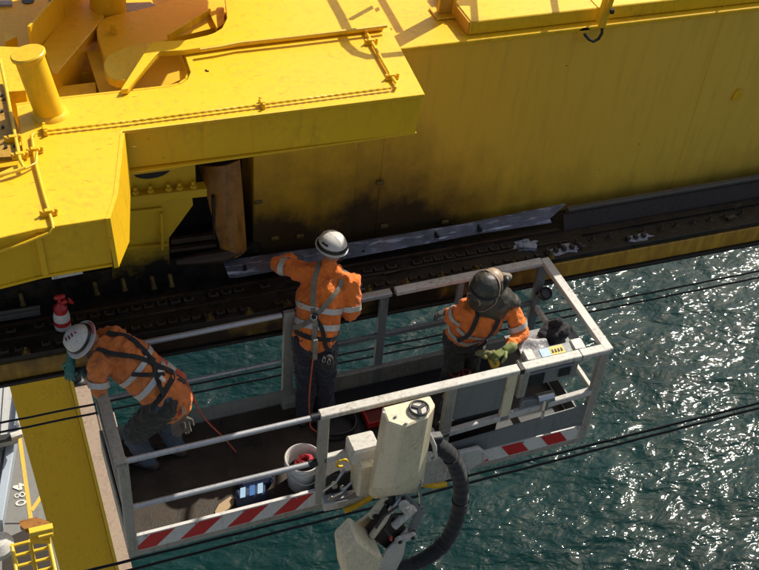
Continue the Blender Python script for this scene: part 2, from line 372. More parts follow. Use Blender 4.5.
# fender block at the quay edge
f = thing('quay_fender', 'tan square fender block sticking out from the quay edge over green water', 'fender', (QE+.4, 28.1, -31))
m = MB(); m.box(QE+.02, QE+.75, 27.6, 28.6, -31.2, -29.98); m.build('block', M['cope'], f, bevel=.05)
m = MB(); m.box(QE+.02, QE+.80, 27.5, 28.7, -32.6, -31.21); m.build('shadow_pad', M['black'], f, bevel=.05)  # black block stands in for the shadow below the fender
bo = V((1.766,30.64,-29.9))
t = thing('mooring_bollard', 'small dark mooring bollard on the tan quay edge near the gloved hand', 'bollard', bo)
m = MB(); m.lathe(bo, (0,0,1), [(.22,0),(.22,.06),(.13,.1),(.12,.35),(.2,.42),(.2,.5),(.05,.56)], 16); m.build('post', M['dark'], t)
m = MB(); m.box(bo.x-.32, bo.x+.32, bo.y-.25, bo.y+.25, bo.z-.05, bo.z+.02); m.build('base_plate', M['dark'], t, bevel=.01)

# ================================================================== crane leg
L0 = V((-0.2701,11.6282,-11.4331)); LD = V((0.1488,-0.5907,-2.0431)).normalized()
fw = (V((-0.2585,12.2941,-12.179))-L0).normalized(); lx = LD.cross(fw).normalized()
pa, pb = V((-0.7477,11.65,-11.3073)), V((0.5032,11.593,-11.6368))
wl = (pb-pa).length; lx = (pb-pa).normalized(); ln = LD.cross(lx).normalized()
if ln.dot(fw) < 0: ln = -ln
leg = thing('crane_support', 'long yellow box-section crane support running down past the quay edge', 'crane support', pa+LD*5)
def legbox(m, a, b, s0, s1, d0, d1):
    c = [pa+LD*a+lx*s0+ln*d0, pa+LD*a+lx*s1+ln*d0, pa+LD*a+lx*s1+ln*d1, pa+LD*a+lx*s0+ln*d1]
    return m.hexa(c+[p+LD*(b-a) for p in c])
m = MB(); legbox(m, -4, 14, 0, wl-.05, 0, 1.3); m.build('column', M['yellow_deep'], leg, bevel=.01)
m = MB(); legbox(m, -4, 14, wl-.046, wl+.03, -.06, 1.3); m.build('flange', M['yellow_rail'], leg)

# ================================================================== grey cladding panel below left
cab = thing('clad_cabin', 'pale grey ribbed cabin roof with blue-grey edge beam beside the yellow leg', 'cabin', (-1.179,14.583,-14))
zc = -14
A, B_, Cc, D = V((-0.426,16.479,-14)), V((-0.904,13.947,-14)), V((-2.661,13.871,-14)), V((-2.456,16.597,-14))
m = MB(); m.prism([A, B_, Cc, D], (0,0,-.25)); m.build('roof', M['cladding'], cab, bevel=.02)
for i in range(7):
    t_ = i/7+.06
    m = MB(); m.bar(A.lerp(D, t_)+V((0,0,.03)), B_.lerp(Cc, t_)+V((0,0,.03)), .05, .05); m.build('roof_rib', M['cladding'], cab)
m = MB(); m.bar(V((-0.342,16.456,-14))+V((0,0,.1)), V((-0.836,14.025,-14))+V((0,0,.1)), .22, .3); m.build('edge_beam', M['edge_blue'], cab, bevel=.02)
E1, E2 = V((-1.005,14.409,-14.6)), V((-1.761,11.332,-14.6))
m = MB(); m.prism([E1, E2, V((-3.026,10.306,-14.6)), V((-2.706,14.563,-14.6))], (0,0,-.25)); m.build('lower_roof', M['cladding'], cab, bevel=.02)
m = MB(); m.bar(E1+V((0,0,.08)), E2+V((0,0,.08)), .2, .3); m.build('edge_beam', M['edge_blue'], cab, bevel=.02)
for i in range(4):
    a = V((-1.099,14.26,-14.55))+(V((-1.577,14.395,-14.55))-V((-1.099,14.26,-14.55)))*i/3; m = MB(); m.bar(a, a+(E2-E1), .06, .08); m.build('roof_rib', M['cladding'], cab)
k0 = V((-0.855,13.859,-13.7))
t = thing('cable_clamp', 'white curved bracket at the corner of the grey cabin edge beam', 'bracket', k0)
m = MB(); m.tube([V((-0.798,14.136,-13.7)), V((-0.754,13.928,-13.7)), V((-0.822,13.753,-13.7)), V((-1.032,13.716,-13.7))], .10, 10); m.build('hook', M['whitep'], t)
m = MB(); m.bar((-1.739,13.813,-13.8), (-1.034,13.805,-13.8), .16, .1); m.build('arm', M['dark'], t)
k0 = V((-1.648,10.58,-13.7)); m = MB(); m.lathe(k0, (0,0,1), [(.1,-.1),(.3,0),(.34,.2),(.2,.36),(.02,.4)], 18)
m.build('warning_lamp', M['whitep'], label='white domed lamp at the left frame edge beside the yellow railing', cat='lamp')

# ================================================================== yellow gangway lower left
zg = -11.
gw = thing('access_platform', 'small yellow-railed access platform beside the crane leg above the quay', 'platform', (-0.921,8.027,-11))
GA, GB, GC, GD = [V(p)-V((0,0,1.05)) for p in ((-1.274,8.576,-11), (-0.604,8.593,-11), (-0.57,7.534,-11), (-1.256,7.516,-11))]
m = MB()
up = V((0,0,1)); ua = (GB-GA).normalized(); ub = (GC-GB).normalized()
for i in range(9): m.bar(GA.lerp(GB, i/8)+(GD-GA)*0, (GA+(GD-GA)).lerp(GC, i/8), .02, .04)
for i in range(24): m.bar(GA.lerp(GD, i/23)+up*.005, GB.lerp(GC, i/23)+up*.005, .015, .03)
o = m.build('grating', M['dark'], gw)
def rail(a, b, zz, r=.035): MB().tube([a+up*zz, b+up*zz], r, 8).build('rail', M['yellow_rail'], gw)
for zz in (.05, .38, .72, 1.05): rail(GA, GB, zz)
for zz in (.05, 1.05): rail(GB, GC, zz); rail(GA, GD, zz)
for p_ in (GA, GB, GC, GD, GA.lerp(GB, .5)): MB().tube([p_, p_+up*1.08], .04, 8).build('rail_post', M['yellow_rail'], gw)
m = MB(); m.bar((-0.918,8.176,-10.2), (-0.487,8.178,-10.2), .13, .13); m.build('cross_beam', M['yellow_rail'], gw, bevel=.01)
m = MB(); m.bar((-0.778,8.268,-10.5), (-0.503,8.281,-10.5), .10, .10); m.build('cross_beam', M['yellow_rail'], gw, bevel=.01)
m = MB(); m.prism([V(p) for p in ((-1.063,8.653,-10.4),(-0.752,8.658,-10.4),(-0.521,8.471,-10.4),(-0.557,8.339,-10.4),(-0.782,8.429,-10.4),(-0.98,8.44,-10.4),(-1.059,8.534,-10.4))], (0,0,-.12))
m.build('walkway_end', M['bronze'], gw)
m = MB(); m.prism([V(p) for p in ((-0.946,8.606,-10.6),(-0.539,8.487,-10.6),(-0.578,8.214,-10.6),(-0.928,8.317,-10.6))], (0,0,-.12)); m.build('deck_bracket', M['yellow_deep'], gw)
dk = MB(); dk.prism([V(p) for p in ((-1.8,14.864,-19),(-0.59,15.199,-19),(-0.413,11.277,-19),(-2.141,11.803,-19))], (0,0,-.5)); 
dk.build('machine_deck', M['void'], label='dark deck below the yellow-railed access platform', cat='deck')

# ================================================================== wire ropes
def rope(a, b, r, lab):
    a, b = V(a), V(b); d = (b-a).normalized(); a = a-d*14; b = b+d*14; n = 160; m = MB()
    m.tube([a.lerp(b, i/n)+V((0,0,.004*math.sin(i*2.1))) for i in range(n+1)], r, 8)
    m.build('wire_rope', M['rope'], label=lab, cat='cable', group='taut wire ropes strung below the basket')
rope((-0.903,4.389,-3), (10.024,4.432,-3), .014, 'upper black wire rope of the far pair crossing the yellow leg')
rope((-0.92,4.238,-3), (9.938,4.304,-3), .014, 'lower black wire rope of the far pair crossing the yellow leg')
rope((-0.084,2.01,-3), (8.483,2.116,-3), .017, 'upper black wire rope of the near pair just below the striped kick plate')
rope((0.186,1.889,-3), (8.432,2.039,-3), .017, 'lowest black wire rope of the near pair just below the striped kick plate')

# ================================================================== THE CRANE GIRDER
gird = thing('crane_girder', 'huge yellow box girder with a grease-blackened rail ledge along its foot', 'girder', (3, 2, .8))
WX0, WX1 = 1.55, 16
m = MB(); m.box(WX0, WX1, 2.0, 7, 1.00, 3.06); m.build('web_plate', M['wall'], gird)
m = MB(); m.box(WX0+.9, WX1, 1.975, 7, 3.063, 3.10); m.build('top_flange', M['yellow'], gird, bevel=.006)
m = MB(); m.box(WX0, 2.47, 1.972, 2.003, 1.05, 2.56); m.build('doubler_plate', M['wall'], gird, bevel=.006)
m = MB(); 
p_ = [V((2.44,1.975,z)) for z in (0,)]; 
cx_, cz_ = 2.50, 2.36
m.prism([(2.35,1.95,2.62),(2.35,1.95,2.30),(2.43,1.95,2.22),(2.53,1.95,2.23),(2.58,1.95,2.33),(2.58,1.95,2.62)], (0,.06,0)); m.build('lug', M['wall'], gird, bevel=.008)
for x in (2.72, 5.9, 9.0):
    m = MB(); m.box(x, x+.012, 1.994, 2.01, 1.1, 3.06); m.build('weld_seam', M['wall'], gird)
# ledge
m = MB(); m.box(-5, WX1, 1.42, 5, .80, .985); m.build('bottom_chord', M['grease'], gird)
m = MB(); m.box(-5, WX1, 1.35, 2.6, .988, 1.045); m.build('ledge_plate', M['grease'], gird, bevel=.004)
m = MB(); m.box(-5, WX1, 1.335, 1.415, .80, .986); m.build('ledge_edge', M['grease_yellow'], gird, bevel=.006)
m = MB(); m.box(-5, WX1, 1.30, 1.50, .765, .798); m.build('lower_lip', M['grease'], gird, bevel=.004)
# plates that lean at the foot of the web

m = MB(); 
pl = [(1.252,1.86,1.23), (2.235,1.86,1.197), (3.511,1.86,1.194), (4.614,1.86,1.235), (4.432,1.8,1.139), (4.458,1.79,1.093), (3.681,1.76,1.137), (2.201,1.74,1.126), (1.337,1.74,1.127), (1.276,1.745,1.137)]
pts = [V(p) for p in pl]; m.prism(pts, (0,.016,.004)); m.build('new_rail_plate', M['plate'], gird, bevel=.002)
for c_, in (((1.432,1.795,1.176),), ((2.532,1.795,1.14),), ((3.256,1.795,1.17),), ((3.692,1.795,1.167),)):
    c = V(c_); m = MB(); m.cyl(c+V((0,-.02,0)), c+V((0,.05,0)), .017, seg=12); m.build('plate_bolt', M['dark'], gird)
m = MB(); m.box(4.62, WX1, 1.80, 1.86, 1.14, 1.215); m.build('grey_angle', M['grey_strip'], gird, bevel=.006)
m = MB(); m.prism([(4.55,1.77,1.185),(WX1,1.77,1.185),(WX1,1.70,1.05),(4.55,1.70,1.05)], (0,.02,0)); m.build('old_rail_plate', M['dull_plate'], gird)
# rows of clips and bolts along the ledge
def clip_row(x0, x1, y, st, name, mat, sz=(.045,.03,.02), bolt=False, drop=.1):
    x = x0; 
    while x < x1:
        if random.random() > drop:
            m = MB(); j = random.uniform(-.006, .006); zb = 1.046
            if name == 'rail_clip':
                m.box(x-sz[0], x+sz[0], y-sz[1]+j, y-sz[1]*.55+j, zb, zb+sz[2]); m.box(x-sz[0], x-sz[0]*.55, y-sz[1]*.54+j, y+sz[1]+j, zb, zb+sz[2]*.9)
                m.box(x+sz[0]*.6, x+sz[0], y-sz[1]*.54+j, y+sz[1]*.4+j, zb, zb+sz[2]*1.1)
            else:
                m.cyl((x,y+j,zb),(x,y+j,zb+.03), .021, seg=6); m.cyl((x,y+j,zb+.031),(x+random.uniform(-.006,.006),y+j,zb+.06), .011, seg=8)
                m.box(x-.035, x+.035, y-.025+j, y+.026+j, zb-.002, zb+.008)
            m.build(name, mat, gird, bevel=.002)
        x += st*random.uniform(.9, 1.1)
clip_row(1.95, 3.95, 1.62, .115, 'rail_clip', M['clip'])
clip_row(-1.2, 4.3, 1.42, .105, 'rail_clip', M['clip'], (.036,.022,.028), drop=.12)
clip_row(-1.2, 1.6, 1.66, .115, 'rail_clip', M['clip'], (.042,.028,.022), drop=.2)
clip_row(-.9, 4.6, 1.375, .37, 'ledge_bolt', M['stud'], drop=.3)
clip_row(4.4, 8, 1.50, .19, 'ledge_bolt', M['clip'], drop=.2)
for (xa, xb, ya, yb) in ((4.20,4.66,1.38,1.52),(5.05,5.38,1.37,1.50),(3.95,4.25,1.52,1.68)):
    n = 22; ring = []
    for k in range(n):
        a = k/n*6.283; rr = random.uniform(.55, 1.12)
        ring.append(((xa+xb)/2+(xb-xa)/2*rr*math.cos(a), (ya+yb)/2+(yb-ya)/2*rr*math.sin(a), 1.0455))
    m = MB(); m.prism(ring, (0,0,.004)); m.build('wiped_patch', M['primer'], gird)
    x = xa+.05
    while x < xb-.03 and xb > 4.3:
        m = MB(); m.box(x-.016,x+.016,(ya+yb)/2-.03,(ya+yb)/2+.02,1.05,1.085); m.build('ledge_block', M['clip'], gird); x += .085
m = MB(); m.bar((4.02,1.60,1.05),(4.17,1.52,1.065), .07, .05); m.build('steel_block', M['primer'], gird, bevel=.004)
# a long greasy joint strip and small plates lying along the track
m = MB(); m.box(-5, 4.5, 1.545, 1.56, 1.046, 1.062); m.build('track_edge', M['clip'], gird)
m = MB(); m.box(-5, 4.5, 1.70, 1.72, 1.046, 1.075); m.build('track_edge', M['grease_brown'], gird)
m = MB(); m.box(4.7, WX1, 1.585, 1.60, 1.046, 1.07); m.build('track_edge', M['grease'], gird)
m = MB(); m.bar((2.648,1.534,1.06), (2.947,1.556,1.06), .015, .008); m.build('scrape_strip', M['clip'], gird)
m = MB(); m.bar((-0.889,1.783,1.1), (-0.33,1.777,1.1), .05, .05); m.bar((-0.883,1.804,1.13), (-0.325,1.793,1.13), .02, .03); m.build('guide_bar', M['grey_strip'], gird, bevel=.003)
for c_, in (((6.292,1.454,1.06),), ((6.453,1.595,1.06),)):
    m = MB(); c = V(c_); m.bar(c-V((.05,0,0)), c+V((.05,.02,0)), .04, .02); m.build('loose_strip', M['clip'], gird)
# studs that catch a little light at the left
for c_, in (((-0.453,1.876,1.12),), ((0.155,1.857,1.12),), ((0.39,1.848,1.12),), ((0.632,1.811,1.12),), ((0.785,1.798,1.12),)):
    c = V(c_); m = MB(); m.cyl(c, c+V((-.01,.03,.10)), .018, seg=10); m.cyl(c+V((0,-.004,-.012)), c+V((0,0,.001)), .026, seg=6); m.build('stud', M['stud'], gird)
# things fixed on the web
c = V((4.466,1.99,3.036)); m = MB(); m.cyl(c+V((0,-.015,0)), c+V((0,.02,0)), .062, seg=20); m.build('cable_boss', M['wall'], gird)
c = V((6.332,1.99,2.146)); m = MB(); m.prism([c+V(p) for p in ((-.05,-.02,-.05),(.05,-.02,-.04),(.055,-.02,.03),(.0,-.02,.075),(-.035,-.02,.04))], (0,.03,0)); m.build('pad_eye', M['yellow_deep'], gird, bevel=.006)
for c_, in (((1.591,1.97,1.746),), ((1.751,1.97,1.312),), ((2.707,1.97,1.751),), ((1.984,1.97,1.288),), ((2.79,1.97,1.243),), ((3.407,1.97,1.17),)):
    c = V(c_); m = MB(); m.box(c.x-.035, c.x+.035, 1.955, 1.99, c.z-.018, c.z+.018); m.build('weld_stub', M['stud'], gird, bevel=.006)
# conduit bracket and loose cable at the top
bk = thing('cable_bracket', 'orange-yellow angled bracket hooked over the girder top with a loose black cable', 'bracket', (4.607,1.93,3.254))
m = MB(); m.bar((4.625,1.93,3.42), (4.597,1.93,3.112), .055, .05, (0,1,0)); m.build('arm', M['yellow_deep'], bk, bevel=.006)
m = MB(); m.bar((4.556,1.9,3.443), (4.531,1.9,3.184), .012, .06, (0,1,0)); m.build('rib', M['yellow_deep'], bk)
m = MB(); m.cyl((4.639,1.9,3.295), (4.649,1.9,3.257), .02); m.build('gland', M['black'], bk)
m = MB(); P_ = [V((4.6,1.93,3.122)), V((4.616,1.93,3.052)), V((4.595,1.93,2.996)), V((4.551,1.93,2.977)), V((4.501,1.93,3.003)), V((4.463,1.93,3.041)), V((4.444,1.93,3.063))]; m.tube(P_, .013, 8); m.build('cable', M['black'], bk)
# raised box and posts on the girder top
rb = thing('top_duct', 'long raised yellow duct lying along the girder top edge', 'duct', (5, 2.4, 3.1))
xd = V((3.41,2.179,3.1)).x
m = MB(); m.box(xd, WX1, 2.05, 2.75, 3.104, 3.23); m.build('casing', M['yellow'], rb, bevel=.008)
m = MB(); m.box(xd-.012, xd-.001, 2.06, 2.74, 3.104, 3.22); m.build('end_plate', M['orange_duct'], rb)
for x in (4.6, 5.9, 7.2):
    m = MB(); m.box(x, x+.02, 2.046, 2.754, 3.104, 3.236); m.build('joint_band', M['yellow'], rb)
ps = thing('girder_post', 'orange-yellow angle post standing on the girder top beside the duct', 'post', (3.284,2.205,3.1))
a = V((3.337,2.433,3.12)); m = MB(); m.bar(a, a+V((0,0,.9)), .05, .12, (1,0,0)); m.build('web', M['orange_duct'], ps, bevel=.004)
m = MB(); m.bar(a+V((.065,0,0)), a+V((.065,0,.9)), .14, .012, (1,0,0)); m.build('flange', M['yellow_rail'], ps)
m = MB(); m.box(a.x-.1, a.x+.14, a.y-.1, a.y+.1, 3.105, 3.12); m.build('foot_plate', M['yellow'], ps, bevel=.004)

# ================================================================== the bracket head (upper left)
ZT = 3.35
hd = thing('boom_head', 'massive sunlit yellow steel head with a cut-out deck projecting over the basket', 'crane head', (1, 1.5, 3))
low = [(2.551,0.939,3.35), (0.349,0.963,3.35), (0.185,0.277,3.35), (0.097,0.06,3.35), (-0.33,0.057,3.35), (-0.894,-0.021,3.35), (-0.843,0.665,3.35), (-0.477,0.685,3.35), (-0.318,0.769,3.35), (-0.289,1.431,3.35), (0.009,1.447,3.35), (0.395,1.439,3.35), (0.778,1.434,3.35), (0.854,1.451,3.35), (0.92,1.505,3.35), (0.962,1.592,3.35), (0.968,1.732,3.35), (0.981,1.991,3.35), (1.383,2.15,3.35), (1.664,2.991,3.35), (2.699,2.831,3.35)]
m = MB(); m.prism(low, (0,0,-.03)); m.build('deck_plate', M['yellow'], hd, bevel=.004)
upl = [(2.559,1.858,3.4), (1.871,1.852,3.4), (1.399,1.846,3.4), (1.127,1.829,3.4), (0.967,1.819,3.4), (0.793,1.842,3.4), (0.747,1.794,3.4), (0.474,1.394,3.4), (0.422,1.393,3.4), (0.732,1.941,3.4), (0.771,1.985,3.4), (1.006,1.958,3.4), (1.222,2.002,3.4), (1.317,2.074,3.4), (1.392,2.214,3.4), (1.536,2.952,3.4), (2.608,2.785,3.4)]
m = MB(); m.prism(upl, (0,0,-.045)); m.build('upper_plate', M['yellow'], hd, bevel=.004)
m = MB(); m.tube([V((2.569,1.83,3.41)), V((2.513,1.826,3.41)), V((1.86,1.814,3.41)), V((1.391,1.815,3.41)), V((1.231,1.79,3.41)), V((1.078,1.779,3.41))], .016, 8); m.build('deck_ridge', M['yellow'], hd)
# front fascia of the overhang
f1, f2 = V(low[0]), V(low[1])
m = MB(); m.hexa([(f2.x-.01,f2.y+.03,3.015),(f1.x-.03,f1.y+.02,3.0),(f1.x-.03,f1.y+.05,3.0),(f2.x-.01,f2.y+.05,3.015),(f2.x,f2.y+.03,3.319),(f1.x-.01,f1.y+.02,3.319),(f1.x-.01,f1.y+.05,3.319),(f2.x,f2.y+.05,3.319)]); m.build('front_fascia', M['yellow'], hd)
m = MB(); m.box(f2.x, f1.x-.02, f2.y-.005, f2.y+.08, 2.985, 3.0); m.build('bottom_flange', M['yellow'], hd, bevel=.003)
m = MB(); m.prism([(f2.x,f2.y+.06,2.985),(f1.x-.03,f1.y+.06,2.985),(f1.x+.06,2.6,2.985),(f2.x,2.6,2.985)], (0,0,.02)); m.build('underside', M['yellow_dark_foot'], hd)
m = MB(); m.prism([(f1.x-.035,f1.y+.055,3.0),(f1.x+.06,2.5,3.0),(f1.x+.06,2.5,3.318),(f1.x-.035,f1.y+.055,3.318)], (-.02,0,0)); m.build('end_plate', M['yellow'], hd)
# left forward block
g1, g2, g3 = V(low[3]), V(low[4]), V(low[5]); h1, h2 = V((0.094,0.06,2.975)), V((-0.279,0.06,2.989))
h3 = g3+V((0,0,h2.z-3.35)); zl = h1.z
def quad(m, a, b, c, d, th): m.prism([a, b, c, d], th)
m = MB(); quad(m, g1+V((0,.01,-.031)), g2+V((0,.01,-.031)), V((g2.x,g2.y+.01,zl)), V((g1.x,g1.y+.01,zl)), (0,.03,0)); m.build('block_front', M['yellow_deep'], hd)
m = MB(); quad(m, g2+V((-.002,.01,-.031)), g3+V((0,.01,-.031)), V((g3.x,g3.y+.01,zl)), V((g2.x-.002,g2.y+.01,zl)), (0,.03,0)); m.build('block_front', M['yellow_deep'], hd)
m = MB(); m.bar(V((g2.x,g2.y-.0,3.31)), V((g2.x+.01,g2.y-.0,zl+.01)), .035, .03, (0,1,0)); m.build('corner_stiffener', M['yellow'], hd, bevel=.003)
b1 = V(low[2]); b0 = V(low[1])
side = [b0+V((.012,-.03,.004)), b1+V((.012,0,.004)), g1+V((.012,-.01,.004)), V((g1.x+.035,g1.y-.02,zl-.02)), V((b1.x+.06,b1.y,zl-.02)), V((b0.x+.03,b0.y-.03,zl-.02))]
m = MB(); m.add(side+[p+V((-.028,0,0)) for p in side], [(0,1,4,5),(1,2,3,4),(6,7,10,11),(7,8,9,10),(0,1,7,6),(1,2,8,7),(2,3,9,8),(3,4,10,9),(4,5,11,10),(5,0,6,11)]); m.build('block_side', M['yellow'], hd)
m = MB(); m.prism([V((g1.x,g1.y+.0,zl-.004)), V((g2.x,g2.y+.0,zl-.004)), V((g3.x,g3.y,zl-.004)), V((g3.x,2.2,zl-.004)), V((b0.x,2.2,zl-.004))], (0,0,-.018)); m.build('block_underside', M['yellow'], hd)
m = MB(); m.bar((-0.285,0.1,2.931), (-0.091,0.1,2.939), .06, .035, (0,0,1)); m.build('white_shim', M['whitep'], hd, bevel=.003)
# cavity below the cut-out
m = MB(); m.box(-3.5, 1.75, 1.55, 8, 2.55, 2.60); m.build('cavity_floor', M['yellow_deep'], hd)
fl = [V(p) for p in ((-0.287,1.477,3.32), (0.013,1.493,3.32), (0.401,1.486,3.32), (0.787,1.48,3.32), (0.863,1.498,3.32), (0.93,1.551,3.32), (0.972,1.639,3.32), (0.978,1.78,3.32), (0.991,2.041,3.32))]
m = MB()
for a, b in zip(fl, fl[1:]):
    d = V((0,0,-.74)); n_ = (b-a).cross(V((0,0,1))).normalized()*-.02
    m.hexa([a+d, b+d, b+d+n_, a+d+n_, a, b, b+n_, a+n_])
m.build('cavity_wall', M['yellow_deep'], hd)
m = MB(); m.prism([V(p) for p in ((0.015,2.577,3.12), (0.032,2.16,3.12), (0.058,2.14,3.12), (0.549,2.911,3.12), (0.584,3.399,3.12), (0.472,3.42,3.12))], (0,0,-.4)); m.build('diagonal_beam', M['yellow_deep'], hd, bevel=.006)
m = MB(); m.bar((-0.072,2.472,3.2), (0.423,3.276,3.2), .02, .3); m.build('diagonal_flange', M['yellow'], hd)
m = MB(); m.bar((0.061,2.476,2.75), (0.569,2.544,2.75), .04, .25); m.build('floor_web', M['yellow_deep'], hd)
c = V((0.61,3.086,3.1)); m = MB(); m.cyl(c-V((0,0,.3)), c+V((.01,.0,.45)), .145, seg=28); m.build('pivot_drum', M['yellow_deep'], hd, bevel=.004)
for k in range(10):
    a = k*.628; m = MB(); q_ = c+V((.12*math.cos(a), .12*math.sin(a), .45)); m.cyl(q_, q_+V((0,0,.02)), .013, seg=6); m.build('drum_bolt', M['whitep'], hd)
m = MB(); m.prism([V(p) for p in ((0.445,2.627,3.12), (0.459,2.735,3.12), (0.497,2.84,3.12), (0.555,2.902,3.12), (0.624,2.929,3.12), (0.94,3,3.12), (1.316,3.185,3.12), (1.74,3.32,3.12), (1.441,2.68,3.12), (1.176,2.571,3.12), (0.946,2.444,3.12), (0.744,2.424,3.12), (0.511,2.336,3.12), (0.441,2.291,3.12))], (0,0,-.14)); m.build('lug_arm', M['yellow_deep'], hd, bevel=.006)
m = MB(); m.prism([V(p) for p in ((0.791,2.234,3.25), (0.618,2.21,3.25), (0.477,2.136,3.25), (0.425,2.074,3.25), (0.396,1.994,3.25), (0.39,1.896,3.25), (0.404,1.808,3.25), (0.446,1.758,3.25), (0.502,1.745,3.25), (0.594,1.809,3.25), (0.841,2.103,3.25))], (0,0,-.07)); m.build('lug_plate', M['yellow_rail'], hd, bevel=.006)
c = V((0.582,2.646,3.12)); m = MB(); m.cyl(c, c+V((0,0,.05)), .032, seg=12); m.cyl(c+V((0,0,.051)), c+V((0,0,.08)), .02, seg=6); m.build('lug_pin', M['yellow'], hd)
m = MB(); m.bar((0.921,2.18,3.3), (1.327,2.506,3.3), .015, .06); m.build('rib_edge', M['yellow'], hd)
m = MB(); m.prism([V(p) for p in ((0.964,2.242,3.26), (1.339,2.561,3.26), (1.341,2.335,3.26), (1.111,2.273,3.26))], (0,0,-.06)); m.build('inner_gusset', M['yellow_deep'], hd)
m = MB(); m.prism([V(p) for p in ((1.319,2.508,3.3), (1.451,2.547,3.3), (1.389,2.301,3.3), (1.321,2.252,3.3))], (0,0,-.06)); m.build('inner_gusset', M['yellow'], hd)
# sheets at the far upper left
m = MB(); m.prism([V(p) for p in ((-0.304,2.318,3.3), (-0.144,2.27,3.3), (-0.139,2.082,3.3), (-0.196,1.683,3.3), (-0.771,1.733,3.3), (-0.72,2.406,3.3))], (0,0,-.5)); m.build('side_ledge', M['yellow'], hd, bevel=.005)
m = MB(); m.prism([V(p) for p in ((-0.215,3.487,3), (0.388,3.704,3), (-0.034,2.765,3), (-0.137,2.438,3), (-0.761,2.515,3), (-0.681,3.58,3))], (0,0,-.06)); m.build('rear_sheet', M['yellow_deep'], hd)
for c_, r in (((0.014,3.505,3.003), .05), ((0.231,3.48,3.003), .05)):
    c = V(c_); m = MB(); m.cyl(c, c+V((0,0,.006)), r, seg=16); m.build('drain_hole', M['black'], hd)
m = MB(); m.prism([V(p) for p in ((-0.246,2.849,3.12), (-0.153,2.743,3.12), (-0.25,2.679,3.12))], (0,0,-.08)); m.build('corner_tab', M['yellow'], hd)
m = MB(); m.prism([V(p) for p in ((-0.269,3.547,3.02), (-0.112,3.515,3.02), (-0.121,3.44,3.02), (-0.278,3.463,3.02))], (0,0,-.02)); m.build('grey_cover', M['tarp'], hd)
c1 = [V(p) for p in ((0.717,3.243,3.05), (0.978,3.208,3.05), (1.029,3.129,3.05), (0.862,3.043,3.05), (0.694,3.026,3.05))]
m = MB(); m.prism(c1, (0,0,-.02)); m.build('grey_cover', M['tarp'], hd)
# riveted dark side panel with a pipe at the left edge
m = MB(); m.prism([V(p) for p in ((-0.692,1.776,3.36), (-0.344,1.699,3.36), (-0.31,1.137,3.36), (-0.33,0.815,3.36), (-0.765,0.873,3.36))], (0,0,-.03)); m.build('rusty_side_panel', M['rusty_panel'], hd)
random.seed(5)
for k in range(9):
    u = random.uniform(0, 16); v = random.uniform(95, 150); c = V((-0.232,2.9,3.36)); 
for u, v in [(-0.36, 1.495), (-0.334, 1.264), (-0.404, 1.159), (-0.343, 1.073), (-0.412, 0.925), (-0.389, 1.35), (-0.355, 0.923), (-0.376, 1.01), (-0.367, 1.548)]:
    c = V((u, v, 3.362)); m = MB(); m.cyl(c, c+V((0,0,.012)), .012, seg=6); m.build('rivet', M['dark'], hd)
# rubbed and stained places on the deck paint
random.seed(12)
for k in range(16):
    px_ = random.choice([(-.25, .55), (.05, .45), (.25, .8), (.6, 1.35), (1.4, 1.3), (2.2, 1.5)]); c = V((px_[0]+random.uniform(-.2,.2), px_[1]+random.uniform(-.15,.15), 3.3502))
    a = random.uniform(-.6, .2); L = random.uniform(.012, .04); m = MB(); dx = V((math.cos(a), math.sin(a), 0))*L; dy = V((-math.sin(a), math.cos(a), 0))*random.uniform(.002,.005)
    m.prism([c-dx, c-dy, c+dx, c+dy*.6], (0,0,.0006)); m.build('scratch', M['scuff'], hd, smooth=0)
# bollard
by0 = V((-0.083,1.271,3.35)); tp = by0+V((-.085,.03,.44))
bl = thing('mooring_stub', 'short fat yellow round post with a flat capped end on the head deck', 'bollard', by0)
m = MB(); m.cyl(by0, tp, .098, seg=40); m.build('barrel', M['yellow'], bl)
ax = (tp-by0).normalized(); m = MB(); m.lathe(tp, ax, [(.108,0),(.116,.008),(.116,.026),(.108,.034)], 40); m.build('cap', M['yellow'], bl)
m = MB(); m.lathe(by0, (0,0,1), [(.125,0),(.12,.012),(.10,.03)], 40); m.build('weld_collar', M['yellow'], bl)
# pipes and cables clipped to the deck
def pipe(name, lab, pts, r, mat, clips, z, twist=False, cat='pipe'):
    P_ = [V(p) for p in pts]; t = thing(name, lab, cat, P_[0])
    if twist:
        for ph in (0, math.pi):
            Q = []
            for a, b in zip(P_, P_[1:]):
                L = (b-a).length; n = max(2, int(L/.02)); sd = (b-a).normalized().cross(V((0,0,1)))
                for i in range(n):
                    q_ = a.lerp(b, i/n); an = L*i/n*60+ph; Q.append(q_+sd*math.cos(an)*r*.75+V((0,0,1))*(math.sin(an)*r*.75+r*.5))
            m = MB(); m.tube(Q, r*.8, 6); m.build('cable_strand', mat, t)
    else:
        m = MB(); m.tube(P_, r, 10); m.build('run', mat, t)
    for c, d in clips:
        c = V(c); d = V(d); m = MB(); m.bar(c-d*.05, c+d*.05, .03, .02); m.cyl(c-d*.045+V((0,0,.0)), c-d*.045+V((0,0,.035)), .012, seg=6); m.cyl(c+d*.045, c+d*.045+V((0,0,.035)), .012, seg=6)
        m.bar(c-d*.025+V((0,0,.02)), c+d*.025+V((0,0,.02)), .03, .03); m.build('clamp', M['yellow'], t, bevel=.002)
    return t
pipe('deck_cable', 'twisted yellow-painted cable run along the front of the sunlit deck', ((-0.146,1.042,3.37), (0.417,1.028,3.37), (1.345,1.032,3.37), (2.342,1.036,3.37)), .0075, M['yellow'], [((-0.144,1.062,3.36),(0,1,0)), ((1.351,1.052,3.36),(0,1,0))], 3.37, True, 'cable')
